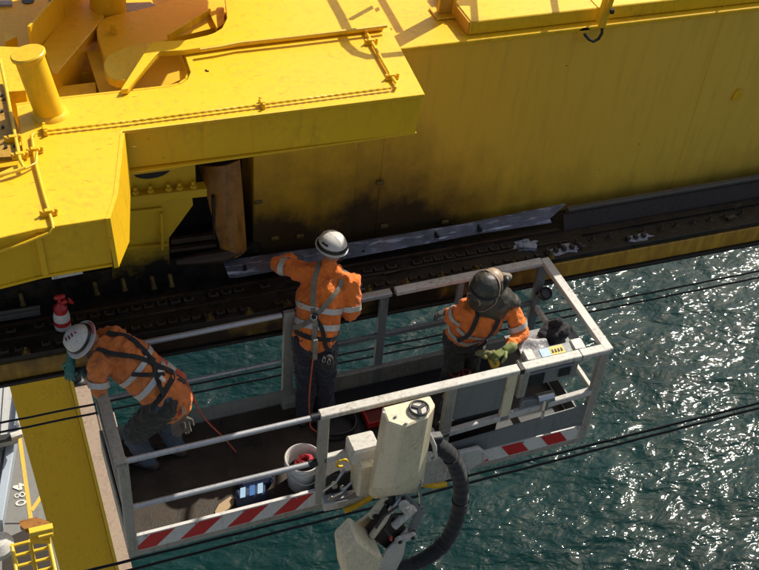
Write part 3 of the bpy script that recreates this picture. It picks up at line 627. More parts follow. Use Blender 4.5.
pipe('deck_pipe', 'thin yellow pipe with clamps along the right edge of the sunlit deck', ((2.346,1.027,3.375), (2.379,1.074,3.375), (2.374,1.187,3.375), (2.402,1.833,3.375), (2.44,2.513,3.375)), .013, M['yellow'], [((2.413,2.276,3.36),(1,0,0)), ((2.407,1.937,3.36),(1,0,0)), ((2.395,1.691,3.36),(1,0,0)), ((2.381,1.182,3.36),(1,0,0))], 3.37)
pipe('block_pipe', 'thin yellow pipe bent down over the front edge of the left block', ((-0.211,1.039,3.37), (-0.237,1.01,3.37), (-0.252,0.681,3.37), (-0.246,0.355,3.37), (-0.236,0.077,3.37), (-0.238,0.04,3.353), (-0.26,0.03,3.326), (-0.413,0.02,3.287), (-0.743,0,3.222)), .011, M['yellow'], [((-0.238,0.839,3.36),(1,0,0)), ((-0.242,0.172,3.36),(1,0,0))], 3.37)
pipe('edge_pipe', 'yellow pipe bundle along the dark riveted panel at the left edge', ((-0.33,1.971,3.39), (-0.331,1.595,3.39), (-0.339,1.135,3.39), (-0.343,0.73,3.39), (-0.329,0.638,3.39), (-0.381,0.618,3.39), (-0.556,0.584,3.39)), .012, M['yellow_rail'], [((-0.338,0.791,3.37),(1,0,0)), ((-0.358,0.991,3.37),(1,0,0))], 3.37)
pipe('edge_pipe', 'second thin yellow pipe dropping to the left edge below the riveted panel', ((-0.228,0.807,3.38), (-0.25,0.688,3.38), (-0.311,0.648,3.38), (-0.457,0.606,3.38), (-0.574,0.538,3.38)), .008, M['yellow_rail'], [], 3.37)
# little scuffs of dark paint that curl off the deck
for c_, in (((1.53,2.257,3.352),), ((1.081,1.577,3.352),), ((1.936,1.954,3.352),)):
    c = V(c_); m = MB()
    m.tube([c+V((-.012,.012,.002)), c+V((0,.015,.003)), c+V((-.008,0,.003)), c+V((.012,-.008,.003))], .004, 5); m.build('paint_chip', M['void'], hd)
# ------------------------------------------------------------------ recess under the head: bolted bracket, gusset and stained sheet
rc = thing('bolted_bracket', 'yellow bolted bracket with gusset in the shaded recess under the head', 'bracket', (.8, 2.0, 1.1))
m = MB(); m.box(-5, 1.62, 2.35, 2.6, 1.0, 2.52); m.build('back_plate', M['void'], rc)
yb = 1.92
m = MB(); m.prism([V(p) for p in ((0.378,1.92,2.311), (1.045,1.92,2.316), (1.047,1.92,2.053), (0.361,1.92,2.075))], (0,.05,0)); m.build('upper_panel', M['yellow_dark_foot'], rc)
hc = V((0.693,1.915,2.261)); m = MB(); m.prism([hc+V((.15*math.cos(a*.2618), 0, -.075*math.sin(a*.2618)+.01)) for a in range(13)], (0,.003,0)); m.build('hand_hole', M['black'], rc)
m = MB(); m.prism([V(p) for p in ((0.327,1.656,2.25), (1.057,1.597,2.25), (1.063,1.69,2.25), (0.34,1.731,2.25))], (0,0,.035)); 
f0, f9 = V((0.348,1.84,2.087)), V((1.12,1.84,2.047))
m = MB(); m.hexa([(f0.x,1.84,f0.z-.06),(f9.x,1.84,f9.z-.06),(f9.x,1.95,f9.z-.06),(f0.x,1.95,f0.z-.06),(f0.x,1.84,f0.z+.02),(f9.x,1.84,f9.z+.02),(f9.x,1.95,f9.z+.02),(f0.x,1.95,f0.z+.02)]); m.build('bolting_flange', M['yellow_dark_foot'], rc, bevel=.005)
for u, v in ((136,193),(151,191.5),(169,189),(180,187.5),(194,184.5)):
    t_ = (u-112)/(207-112); zz = f0.z+(f9.z-f0.z)*t_+.021; x = f0.x+(f9.x-f0.x)*t_
    m = MB(); m.cyl((x,1.88,zz),(x,1.88,zz+.03), .03, seg=6); m.cyl((x,1.88,zz+.031),(x,1.88,zz+.065), .017, seg=12); m.build('bolt', M['yellow_dark_foot'], rc)
m = MB(); m.prism([V(p) for p in ((0.356,1.92,1.994), (1.011,1.92,1.945), (1.017,1.92,1.86), (0.802,1.92,1.545), (0.794,1.92,1.128), (0.296,1.92,1.159))], (0,.05,0)); m.build('gusset', M['yellow_dark_foot'], rc)
m = MB(); m.bar((0.742,1.89,1.861), (0.733,1.89,1.474), .02, .06, (0,1,0)); m.build('stiffener', M['yellow_dark_foot'], rc)
m = MB(); m.bar((0.442,1.9,1.9), (0.753,1.9,1.883), .015, .03); m.build('weld_edge', M['yellow_dark_foot'], rc)
m = MB(); m.bar((0.418,1.9,1.531), (0.788,1.9,1.498), .03, .02); m.build('weld_edge', M['yellow_dark_foot'], rc)
m = MB(); m.bar((0.821,1.98,1.46), (1.222,1.98,1.445), .05, .05); m.bar((0.807,1.93,1.403), (1.209,1.93,1.387), .05, .03); m.build('cross_member', M['grease_brown'], rc, bevel=.004)
m = MB(); m.bar((1.197,1.96,1.891), (1.199,1.96,1.432), .02, .04, (0,1,0)); m.build('upright', M['grease_yellow'], rc)
# curved stained sheet
prof = [(201,168,2.02),(240,161,2.00)]
m = MB(); n = 14; ra = []; rb_ = []
top_l, top_r, bot_l, bot_r = V((1.116,2.1,2.116)), V((1.432,1.97,2.216)), V((1.252,1.93,1.264)), V((1.467,1.93,1.311))
for i in range(n+1):
    t_ = i/n; a = top_l.lerp(bot_l, t_); b = top_r.lerp(bot_r, t_); bulge = -.06*math.sin(math.pi*t_*.5)
    row = [a.lerp(b, k/6)+V((0, -.05*math.sin(math.pi*k/6)+bulge, 0)) for k in range(7)]
    ra.append(row+[p+V((0,.015,0)) for p in reversed(row)])
m.rings(ra); m.build('stained_sheet', M['bronze'], rc, smooth=50)
m = MB(); m.tube([V(p) for p in ((1.409,1.88,1.318), (1.243,1.86,1.301), (1.05,1.86,1.308), (0.843,1.87,1.31))], [.05,.06,.055,.03], 10); m.build('drooping_seal', M['grease_brown'], rc)
m = MB(); m.box(-5, 1.6, 1.93, 2.34, 1.045, 1.30); m.build('lower_filler', M['grease'], rc)
# added plate for unseen crane structure overhead, outlined to keep the cut-out in shade
mp = thing('shade_plate', 'unseen yellow plate above the head, shaped to throw shade on its cut-out', 'platform', (2, 4, 4.5))
pz = [V(p)+SD*1.3 for p in ((-0.721,2.609,3.2), (-0.103,2.464,3.2), (-0.135,1.87,3.2), (0.456,1.753,3.2), (0.769,1.768,3.2), (0.937,1.99,3.2), (1.097,2.288,3.2), (1.346,2.457,3.2), (1.503,3.031,3.2), (1.497,3.969,3.2), (-0.591,4.342,3.2))]
m = MB(); m.prism(pz, (0,0,.06)); m.build('deck', M['yellow'], mp, bevel=.005)
# railing on the head, just above the view, whose shadow falls on the deck
hr = thing('deck_handrail', 'tubular yellow handrail standing on the deck above the girder', 'handrail', (3, 3, 3.3))
TT = 1.35
def up_sun(p, t=TT): return V(p)+SD*t
sh = [V(p) for p in ((2.244,2.463,3.35), (2.226,2.04,3.35), (2.201,1.719,3.35), (2.232,1.593,3.35), (2.31,1.517,3.35), (2.567,1.506,3.35))]
m = MB(); m.tube([up_sun(p) for p in sh]+[up_sun(sh[-1])+V((1.6,0,.05))], .032, 10); m.build('top_rail', M['yellow_rail'], hr)
m = MB(); m.tube([up_sun(p) for p in ((2.289,1.979,3.35), (2.657,2.213,3.35), (3.013,2.415,3.35))], .022, 8); m.build('mid_rail', M['yellow_rail'], hr)
m = MB(); m.tube([up_sun(p, 1.2) for p in ((2.854,2.161,3.1), (3.306,2.441,3.1), (3.57,2.583,3.1))], .028, 8); m.build('brace', M['yellow_rail'], hr)
m = MB(); m.tube([up_sun(p, 1.2) for p in ((2.899,2.878,3.1), (2.86,2.226,3.1))], .028, 8); m.build('brace', M['yellow_rail'], hr)
m = MB(); m.prism([up_sun(p, 1.2) for p in ((3.294,2.691,3.1), (3.293,2.271,3.1), (3.428,2.243,3.1), (3.479,2.727,3.1))], (0,0,.02)); m.build('toe_plate', M['yellow_rail'], hr)
for p in (up_sun(sh[-1])+V((1.5,0,0)), up_sun(sh[-1])+V((.75,0,0))): m = MB(); m.tube([p, V((p.x+.2,p.y+2.6,3.12))], .028, 8); m.build('rail_post', M['yellow_rail'], hr)

# ================================================================== THE WORK BASKET
def B(): return MB(BM)
L_, W_, H_ = 4.153, 1.172, 1.10
bk = thing('work_basket', 'long metal work basket with red and white striped kick plates holding three workers', 'work basket', (2, .6, 0), M=BM)
xs = [0.03, 1.05, 1.95, 3.0, 4.12]
for a, b in zip(xs, xs[1:]):
    m = B(); m.box(a+.003, b-.003, .03, 1.145, -.03, .0); m.build('floor_plate', M['floor'], bk, bevel=.003)
m = B(); m.box(0, L_, .0, .05, -.10, -.031); m.box(0, L_, 1.12, W_, -.10, -.031); m.box(0, .06, .051, 1.119, -.10, -.031); m.box(L_-.06, L_, .051, 1.119, -.10, -.031); m.build('floor_frame', M['post'], bk)
for k in range(7):
    m = B(); m.box(.5+.55*k, .56+.55*k, .051, 1.119, -.09, -.032); m.build('floor_joist', M['dark'], bk)
m = B(); m.box(.0, 1.60, -.012, .0, -.02, .17); kp1 = m.build('kick_plate', M['strip_white'], bk)
m = B(); m.box(0,1.60,-.016,.012,.171,.182); m.build('edge_lip', M['strip_white'], kp1)
m = B(); m.box(2.72, 4.12, -.012, .0, -.02, .15); kp2 = m.build('kick_plate', M['strip_white'], bk)
m = B(); m.box(1.60, 2.72, -.010, .0, -.02, .12); m.build('kick_plate', M['whitep'], bk)
m = B(); m.box(0, L_, 1.16, W_, -.02, .16); m.build('kick_plate', M['post'], bk)
m = B(); m.box(-.0, .012, .03, 1.15, -.02, .15); m.build('kick_plate', M['post'], bk)
m = B(); m.box(L_-.012, L_, .03, 1.15, -.02, .15); m.build('kick_plate', M['greyp'], bk)
def stripes(x0, x1, z0, z1, n, sl, first, par):
    st = (x1-x0)/n
    for i in range(n):
        a = x0+st*(i+first); b = a+st*.5
        p = [(a, z0), (b, z0), (b+sl, z1), (a+sl, z1)]
        p = [(min(max(x, x0+.002), x1-.002), z) for x, z in p]
        if p[1][0]-p[0][0] < .02 and p[2][0]-p[3][0] < .02: continue
        m = B(); m.prism([(x, -.0145, z) for x, z in p], (0, .002, 0)); m.build('red_stripe', M['red'], par, smooth=0)
stripes(.02, 1.58, -.01, .16, 4, .16, .02, kp1)
stripes(2.95, 4.12, -.01, .14, 3, -.10, .12, kp2)
for x in (.15, .55, .95, 1.4, 2.9, 3.5, 4.05):
    m = B(); m.cyl((x,-.012,.155-.02*(x > 2)), (x,-.022,.155-.02*(x > 2)), .008, seg=8); m.build('rivet', M['chrome'], bk)
# rails
def sq(a, b, w, h, name, mat, up=(0,0,1), bev=.006): m = B(); m.bar(a, b, w, h, up); return m.build(name, mat, bk, bevel=bev)
def tb(a, b, r, name, mat): m = B(); m.tube([a, b], r, 14); return m.build(name, mat, bk)
tb((.04,.0,H_), (1.56,.0,H_), .024, 'gate_rail', M['steel_rail'])
tb((.04,.0,.54), (1.58,.0,.54), .024, 'gate_rail', M['steel_rail'])
for z in (H_, .54):
    m = B(); m.tube([(1.50,0,z),(1.57,0,z)], .032, 14); m.build('rail_sleeve', M['black'], bk)
sq((1.57,0,H_+.012), (3.30,0,H_+.012), .085, .05, 'top_rail', M['whitep'])
sq((3.335,0,H_+.012), (L_-.01,0,H_+.012), .085, .05, 'top_rail', M['whitep'])
sq((3.295,0,H_+.012), (3.340,0,H_+.012), .092, .058, 'rail_joint', M['dark'])
sq((3.87,0,H_+.012), (3.885,0,H_+.012), .09, .056, 'rail_joint', M['dark'])
sq((1.62,0,.56), (2.6,0,.56), .05, .07, 'mid_rail', M['whitep'])
sq((2.6,0,.50), (L_-.03,0,.60), .05, .065, 'mid_rail', M['whitep'])
sq((1.61,0,0), (1.61,0,H_-.015), .085, .05, 'post', M['post'], (0,1,0))
sq((2.70,0,.10), (2.70,0,H_-.015), .09, .05, 'post', M['post'], (0,1,0))
sq((3.25,0,.50), (3.25,0,H_-.015), .09, .05, 'post', M['cream'], (0,1,0))
sq((L_-.035,0,0), (L_-.035,0,H_-.015), .075, .06, 'post', M['post'], (0,1,0))
sq((.035,0,0), (.035,0,H_+.02), .08, .06, 'post', M['post'], (0,1,0))
sq((.02,-.03,H_+.0), (.02,W_,H_+.0), .085, .05, 'end_rail', M['post'])
sq((.02,.03,.55), (.02,W_-.03,.55), .04, .06, 'end_rail', M['post'])
sq((L_-.02,-.035,H_+.014), (L_-.02,W_+.02,H_+.014), .085, .05, 'end_rail', M['whitep'])
sq((L_-.03,.03,.57), (L_-.03,W_-.03,.57), .04, .055, 'end_rail', M['whitep'])
tb((.04,W_,H_), (1.62,W_,H_), .026, 'far_rail', M['steel_rail'])
tb((.04,W_,.54), (1.62,W_,.54), .018, 'far_rail', M['steel_rail'])
sq((1.69,W_,0), (1.69,W_,H_+.03), .10, .05, 'post', M['post'], (0,1,0))
sq((1.62,W_-.05,.045), (1.86,W_-.05,.045), .10, .09, 'post_foot', M['post'])
sq((1.75,W_,H_+.01), (2.62,W_,H_+.01), .075, .045, 'far_rail', M['steel_rail'])
sq((2.66,W_,H_+.01), (L_-.05,W_,H_+.01), .085, .045, 'far_rail', M['whitep'])
sq((1.75,W_,.60), (L_-.05,W_,.60), .04, .055, 'far_rail', M['greyp'])
sq((2.56,W_,0), (2.56,W_,H_-.02), .08, .045, 'post', M['greyp'], (0,1,0))
sq((L_-.04,W_-.01,0), (L_-.04,W_-.01,H_-.02), .09, .05, 'post', M['greyp'], (0,1,0))
sq((3.3,W_,.0), (3.3,W_,H_-.02), .06, .04, 'post', M['greyp'], (0,1,0))
sq((1.9,W_-.03,.22), (4.1,W_-.03,.22), .05, .03, 'far_trim', M['post'])
# infill panels of the near side
m = B(); m.box(2.76, 3.20, -.004, .008, .66, 1.06); m.build('infill_panel', M['greyp'], bk, bevel=.002)
m = B(); m.prism([(2.77,-.012,.16),(4.09,-.012,.17),(4.09,-.012,.44),(2.77,-.012,.36)], (0,.01,0)); m.build('infill_panel', M['greyp'], bk)
m = B(); m.box(2.775, 4.085, -.02, .0, .36, .372); 
m = B(); m.box(1.9, 4.11, .035, 1.14, .002, .006); m.build('black_floor_sheet', M['black'], bk)  # thin black sheet over the right half of the floor
# pointed bracket right of the turret
m = B(); m.prism([V(p) for p in ((2.612,-0.1,-0.06), (2.96,-0.1,0.044), (3.146,-0.1,0.153), (3.019,-0.1,0.306), (2.672,-0.1,0.31), (2.579,-0.1,0.238))], (0,.05,0)); m.build('support_wing', M['whitep'], bk, bevel=.006)
m = B(); m.bar((2.42,-.05,.06),(2.95,-.05,.06), .10, .10); m.build('lower_beam', M['whitep'], bk, bevel=.006)
m = B(); m.bar((1.62,-.06,.05),(2.0,-.09,.05), .10, .10); m.build('lower_beam', M['whitep'], bk, bevel=.006)
# mounting gear between the posts and the turret
m = B(); m.box(1.86, 2.02, -.22, -.02, .22, .62); m.build('mounting_block', M['cream'], bk, bevel=.02)
m = B(); m.box(1.82, 2.05, -.16, .04, .58, .74); m.build('mounting_block', M['whitep'], bk, bevel=.015)
m = B(); m.box(2.40, 2.66, -.24, -.03, .18, .52); m.build('mounting_block', M['whitep'], bk, bevel=.02)
m = B(); m.box(1.64, 1.90, -.02, .16, .02, .34); m.build('valve_box', M['dark'], bk, bevel=.01)
for (a, b) in (((1.66,-.08,.12),(1.85,-.10,.30)), ((1.70,-.10,.08),(1.9,-.12,.16)), ((1.62,-.06,.22),(1.80,-.05,.42))):
    m = B(); a, b = V(a), V(b); m.tube([a, a.lerp(b,.5)+V((0,-.05,.04)), b], .012, 8); m.build('hydraulic_pipe', M['chrome'], bk)
for x, z in ((1.70,.30),(1.78,.22),(1.68,.15)):
    m = B(); m.cyl((x,-.07,z),(x,-.11,z), .026, seg=8); m.build('fitting', M['chrome'], bk)
m = B(); m.tube([(1.80+.045*math.cos(a*.7), .02, .42+.045*math.sin(a*.7)) for a in range(8)], .012, 8); m.build('coiled_hose', M['yellow_rail'], bk)
m = B(); m.tube([V(p) for p in ((1.781,-0.15,-0.004), (1.887,-0.15,0.022), (2.008,-0.15,0.084), (2.076,-0.15,0.138))], .024, 10); m.build('yellow_conduit', M['yellow'], bk)
m = B(); m.tube([V(p) for p in ((2.352,-0.15,0.1), (2.462,-0.15,0.099), (2.621,-0.15,0.011), (2.716,-0.15,0.003))], .024, 10); m.build('yellow_conduit', M['yellow'], bk)
for i, p in enumerate(((1.834,-0.15,0.009), (1.896,-0.15,0.026), (1.956,-0.15,0.056), (2.416,-0.15,0.096), (2.502,-0.15,0.077), (2.581,-0.15,0.033))):
    p = V(p); m = B(); m.cyl(p-V((.006,0,0)), p+V((.006,0,.002)), .029, seg=12); m.build('conduit_rib', M['yellow_deep'], bk)
# control console on the inside of the near rail
cs = thing('control_console', 'long grey control console with blue and yellow label at the near rail', 'control box', (3.7, .12, .9), M=BM)
m = B(); m.hexa([(3.42,.07,.96),(3.98,.07,.96),(3.98,.19,.96),(3.42,.19,.96),(3.43,.075,1.08),(3.97,.075,1.08),(3.97,.185,1.10),(3.43,.185,1.10)]); m.build('case', M['greyp'], cs, bevel=.012)
m = B(); m.hexa([(3.86,.065,.95),(3.99,.065,.95),(3.99,.195,.95),(3.86,.195,.95),(3.87,.07,1.10),(3.98,.07,1.10),(3.98,.19,1.115),(3.87,.19,1.115)]); m.build('end_cap', M['whitep'], cs, bevel=.01)
m = B(); m.hexa([(3.41,.065,.95),(3.52,.065,.95),(3.52,.195,.95),(3.41,.195,.95),(3.42,.07,1.10),(3.51,.07,1.10),(3.51,.19,1.115),(3.42,.19,1.115)]); m.build('end_cap', M['whitep'], cs, bevel=.01)
m = B(); m.prism([(3.66,.085,1.0835),(3.79,.085,1.0835),(3.79,.165,1.098),(3.66,.165,1.098)], (0,0,.003)); m.build('yellow_label', M['label_yellow'], cs)
m = B(); m.prism([(3.57,.085,1.0835),(3.658,.085,1.0835),(3.658,.165,1.098),(3.57,.165,1.098)], (0,0,.003)); m.build('blue_label', M['pale_blue'], cs)
for k in range(4):
    m = B(); x = 3.675+.028*k; m.box(x, x+.014, .105, .14, 1.092+0, 1.0965); m.build('label_mark', M['dark'], cs)
m = B(); m.box(3.36, 3.44, .02, .16, .70, 1.05); m.build('side_arm', M['post'], cs, bevel=.01)
m = B(); m.box(3.40, 3.90, .05, .10, .78, .95); fcv = m.build('front_cover', M['greyp'], cs, bevel=.01)
m = B(); m.box(3.46, 3.60, .036, .05, .80, .93); m.build('window', M['black'], fcv, bevel=.002)
m = B(); m.box(3.74, 3.85, .036, .05, .84, .93); m.build('window', M['black'], fcv, bevel=.002)
m = B(); m.cyl((3.55,.0,.66),(3.70,.0,.66), .05, seg=14); m.cyl((3.62,-.03,.56),(3.62,-.03,.68), .035, seg=12); m.build('hinge', M['chrome'], cs)
m = B(); m.bar((3.40,.02,.62),(3.62,.02,.60), .05, .12); m.build('hinge_arm', M['greyp'], cs, bevel=.01)
m = B(); m.cyl((3.62,-.04,.52),(3.62,-.04,.44), .012, seg=8); m.build('latch', M['chrome'], cs)
# bubble wrap and black bag
m = B(); n = 14; vs = []; fs = []
for i in range(n):
    for j in range(n):
        x, y = i/(n-1), j/(n-1); vs.append((3.44+.27*x, .20+.20*y+.02*math.sin(5*x), 1.03+.035*noise.noise(V((x*3, y*3, 1)))+.03*math.sin(y*3)))
for i in range(n-1):
    for j in range(n-1): fs.append((i*n+j, (i+1)*n+j, (i+1)*n+j+1, i*n+j+1))
top = len(vs); vs += [(a, b, c-.02) for a, b, c in vs]; fs2 = [tuple(top+i for i in reversed(f)) for f in fs]
m.add(vs, fs+fs2); m.build('bubble_wrap', M['bubble'], label='crumpled sheet of bubble wrap beside the control console', cat='packing')
t = thing('console_shelf', 'grey shelf and bracket under the bubble wrap inside the basket', 'shelf', (3.6,.3,.9), M=BM)
m = B(); m.box(3.42, 4.05, .20, .50, .96, .985); m.build('shelf_board', M['greyp'], t, bevel=.003)
m = B(); m.box(3.44, 3.48, .2, .48, .60, .955); m.build('leg', M['greyp'], t); m = B(); m.box(4.0, 4.04, .2, .48, .60, .955); m.build('leg', M['greyp'], t)

def blob(name, chains, voxel, mat, parent=None, M_=None, smooth=6, wrinkle=0, freq=9, stretch=(1,1,1), seed=0, **k):
    """join rounded shapes into one continuous skin"""
    m = MB()
    for c in chains:
        if callable(c): c(m)
        else: m.chain(*c[:2], **(c[2] if len(c) > 2 else {}))
    me = bpy.data.meshes.new('t'); me.from_pydata(m.v, [], m.f)
    bm = bmesh.new(); bm.from_mesh(me); 
    bmesh.ops.triangulate(bm, faces=bm.faces); bmesh.ops.recalc_face_normals(bm, faces=bm.faces); bm.to_mesh(me); bm.free()
    o = bpy.data.objects.new('t', me); COL.objects.link(o)
    r = o.modifiers.new('r', 'REMESH'); r.mode = 'VOXEL'; r.voxel_size = voxel; r.use_smooth_shade = True
    s_ = o.modifiers.new('s', 'SMOOTH'); s_.iterations = smooth; s_.factor = .5
    ev = o.evaluated_get(bpy.context.evaluated_depsgraph_get()); e = ev.to_mesh()
    vs = [v.co.copy() for v in e.vertices]; ns = [v.normal.copy() for v in e.vertices]; fs = [tuple(p.vertices) for p in e.polygons]
    ev.to_mesh_clear(); bpy.data.objects.remove(o); bpy.data.meshes.remove(me)
    if wrinkle:
        for i, v in enumerate(vs):
            q = V((v.x*stretch[0], v.y*stretch[1], v.z*stretch[2]))*freq+V((seed, 0, 0))
            a = noise.noise(q); b = noise.noise(q*2.3+V((5, 1, 2)))
            vs[i] = v+ns[i]*wrinkle*((1-abs(a)*3.2)*.7+(1-abs(b)*3)*.4-.35)
    out = MB(M_ or BM); out.v = vs; out.f = fs; out.m = [0]*len(fs)
    bvh = BVHTree.FromPolygons(vs, fs)
    ob = out.build(name, mat, parent, smooth=80, **k)
    return ob, bvh
m_bag, _ = blob('black_bag', [([(3.80,.32,1.04),(3.90,.36,1.06)], [.07,.08]), ([(3.72,.36,1.04),(3.80,.42,1.08)], [.05,.05]), ([(3.88,.28,1.10),(3.94,.30,1.12)], [.045,.035]), ([(3.82,.40,1.12),(3.86,.36,1.17)], [.035,.03])], .009, M['bag'], smooth=4, wrinkle=.008, freq=14, label='crumpled black bag lying behind the console at the right corner', cat='bag')
fl = thing('work_light', 'small black round work light clamped near the far right corner post', 'light', (4.0, 1.0, .85), M=BM)
c = V((4.136,1.06,0.801)); m = B(); m.lathe(c, (0,-.5,.8), [(.02,-.06),(.055,-.04),(.062,.03),(.05,.045),(.045,.03),(.0,.028)], 20); m.build('housing', M['black'], fl)
m = B(); m.bar(c+V((0,.02,-.03)), (L_-.06, W_-.03, c.z-.05), .02, .02); m.build('clamp', M['black'], fl)

# ================================================================== turret, jib and hose
tr = thing('jib_turret', 'cream and grey six-sided jib turret housing fixed to the front of the basket', 'machine housing', (2.17,-.4,.3), M=BM)
T_ = [(1.949,-0.316,1.42), (2.345,-0.308,1.42), (2.346,-0.415,1.42), (2.245,-0.511,1.42), (2.029,-0.547,1.42), (1.939,-0.469,1.42)]
T_ = [V(p) for p in T_]
Bm = [V((T_[0].x-.03,T_[0].y+.03,.34)), V((T_[1].x+.03,T_[1].y+.06,.34)), V((T_[2].x+.03,T_[2].y+.05,.36)), V((2.254,-0.47,0.693)), V((2.006,-0.52,0.671)), V((1.882,-0.42,0.584))]
m = B(); m.add(T_+Bm, [(0,1,2,3,4,5),(11,10,9,8,7,6)]+[(i, i+6, (i+1) % 6+6, (i+1) % 6) for i in range(6)]); m.build('housing', M['cream'], tr, bevel=.012, smooth=0)
cB = sum(Bm, V((0,0,0)))/6; 
Bl = [cB+(p-cB)*.72+V((0,0,-.10)) for p in Bm]
m = B(); m.add([p+V((0,0,-.002)) for p in Bm]+Bl, [(0,1,2,3,4,5),(11,10,9,8,7,6)]+[(i, i+6, (i+1) % 6+6, (i+1) % 6) for i in range(6)]); m.build('lower_cowl', M['cream'], tr, bevel=.008, smooth=0)
c = V((2.204,-0.428,1.435)); n = 18
m = B(); m.tube([c+V((.072*math.cos(a*6.283/n), .072*math.sin(a*6.283/n), .01)) for a in range(n)], .010, 8, closed=True); m.build('dial_ring', M['black'], tr)
m = B(); m.cyl(c-V((0,0,.02)), c+V((0,0,.004)), .062, seg=24); dfc = m.build('dial_face', M['whitep'], tr)
for a in (.4, 2.5, 4.5):
    m = B(); m.bar(c+V((0,0,.012)), c+V((.06*math.cos(a), .06*math.sin(a), .012)), .022, .012); m.build('dial_spoke', M['dark'], dfc)
for (u, v) in ((384,413),(406,424),(402,431)):
    m = B(); cc = V((1.938,-0.385,1.43)) if u == 384 else (V((2.06,-0.525,1.43)) if u == 406 else V((2.014,-0.439,1.43))); m.cyl(cc-V((0,0,.02)), cc+V((0,0,.012)), .012, seg=8); m.build('bolt', M['chrome'], tr)
# handle / bracket on the right of the turret
m = B(); m.tube([V(p) for p in ((2.347,-0.36,1.046), (2.419,-0.36,0.865), (2.453,-0.36,0.716), (2.404,-0.36,0.684), (2.357,-0.36,0.801))], .020, 10); m.build('side_handle', M['whitep'], tr)
m = B(); m.bar((2.36,-.30,.85),(2.50,-.30,.82), .08, .16); m.build('hose_bracket', M['dark'], tr, bevel=.01)
hs = thing('hose', 'thick black sleeved hose looping from the turret down towards the lower edge', 'hose', (2.6,-.35,.2), M=BM)
hp = [V(p) for p in ((2.422,-0.28,0.822), (2.499,-0.32,0.766), (2.586,-0.35,0.67), (2.667,-0.36,0.486), (2.731,-0.37,0.237), (2.75,-0.38,-0.017), (2.73,-0.39,-0.264), (2.666,-0.4,-0.471), (2.537,-0.42,-0.581), (2.362,-0.44,-0.626), (2.146,-0.46,-0.606), (1.879,-0.5,-0.562))]
def crom(P_, k):
    out = []
    for i in range(len(P_)-1):
        a, b, c, d = P_[max(i-1, 0)], P_[i], P_[i+1], P_[min(i+2, len(P_)-1)]
        for j in range(k):
            t = j/k; out.append(.5*((2*b)+(c-a)*t+(2*a-5*b+4*c-d)*t*t+(3*b-a-3*c+d)*t*t*t))
    return out+[P_[-1]]
hq = crom(hp, 10); m = B(); m.tube(hq, [.068+.005*noise.noise(p*9)+.0035*math.sin(i*1.7) for i, p in enumerate(hq)], 20); m.build('sleeve', M['bag'], hs)
m = B(); m.tube([p+V((0,-.046,.046)) for p in hq[5:-5]], .006, 6); m.build('seam', M['strap_black'], hs)
for i in (22, 48, 74):
    m = B(); d = (hq[i+1]-hq[i-1]).normalized(); m.tube([hq[i]-d*.012, hq[i]+d*.012], .076, 20); m.build('hose_strap', M['strap_black'], hs)
jb = thing('jib_knuckle', 'cream jib head with knuckle links and hydraulic cylinder under the turret', 'jib', (1.9,-.5,-.3), M=BM)
def plate(poly, y, th, name, mat, bev=.006):
    m = B(); m.prism([V((a, y, b)) for a, b in poly], (0, th, 0)); return m.build(name, mat, jb, bevel=bev)
J = [V(p) for p in ((1.586,-0.66,0.135), (1.704,-0.66,0.286), (1.954,-0.66,-0.082), (1.878,-0.66,-0.48), (1.635,-0.66,-0.279))]
m = B(); m.prism([p+V((0,0,0)) for p in J], (0,.24,.03)); m.build('jib_head', M['cream'], jb, bevel=.02)
J2 = [V(p) for p in ((1.943,-0.5,-0.562), (1.995,-0.6,-0.084), (2.222,-0.5,0.006), (2.22,-0.5,-0.362), (2.137,-0.5,-0.681))]
m = B(); m.prism(J2, (0,.03,0)); m.build('side_cheek', M['whitep'], jb, bevel=.006)
J3 = [V(p) for p in ((1.826,-0.34,0.043), (2.06,-0.34,0.22), (2.166,-0.34,0.124), (2.106,-0.34,-0.016), (1.94,-0.34,-0.199))]
m = B(); m.prism(J3, (0,.03,0)); m.build('side_cheek', M['cream'], jb, bevel=.006)
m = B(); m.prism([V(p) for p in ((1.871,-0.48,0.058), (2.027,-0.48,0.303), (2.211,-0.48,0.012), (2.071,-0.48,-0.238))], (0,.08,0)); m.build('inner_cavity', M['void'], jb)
m = B(); m.cyl((2.091,-0.36,0.391), (2.066,-0.42,0.103), .045, seg=16); m.build('pivot_pin', M['dark'], jb)
m = B(); m.cyl((1.898,-0.5,0.059), (2.077,-0.46,0.311), .030, seg=14); m.build('hydraulic_cylinder', M['cream'], jb)
m = B(); m.cyl((2.077,-0.46,0.311), (2.181,-0.42,0.404), .016, seg=12); m.build('cylinder_rod', M['chrome'], jb)
m = B(); m.cyl((2.077,-0.52,0.147), (2.236,-0.52,0.323), .036, seg=16); m.build('hydraulic_cylinder', M['whitep'], jb)
m = B(); m.cyl((2.136,-0.53,0.415), (2.179,-0.53,0.332), .045, seg=16); m.build('cylinder_cap', M['whitep'], jb)
def link(pts, y, name, mat, w):
    m = B(); P_ = [V(p) for p in pts]
    for a, b in zip(P_, P_[1:]): m.bar(a, b, .03, w, (1,0,.3) if abs((b-a).normalized().x) < .7 else (0,0,1))
    for p in P_: m.cyl(p-V((0,.018,0)), p+V((0,.018,0)), w*.52, seg=14)
    o = m.build(name, mat, jb, bevel=.003)
    for p in (P_[0], P_[-1]):
        m = B(); m.cyl(p-V((0,.03,0)), p+V((0,.03,0)), w*.26, seg=10); m.build('link_pin', M['dark'], o)
link(((2.165,-0.42,0.384), (2.342,-0.44,0.126), (2.281,-0.46,-0.071)), 0, 'knuckle_link', M['greyp'], .075)
link(((2.125,-0.55,-0.026), (2.24,-0.55,-0.019)), 0, 'knuckle_link', M['whitep'], .07)
link(((1.942,-0.4,0.209), (2.045,-0.38,0.329)), 0, 'knuckle_link', M['cream'], .09)
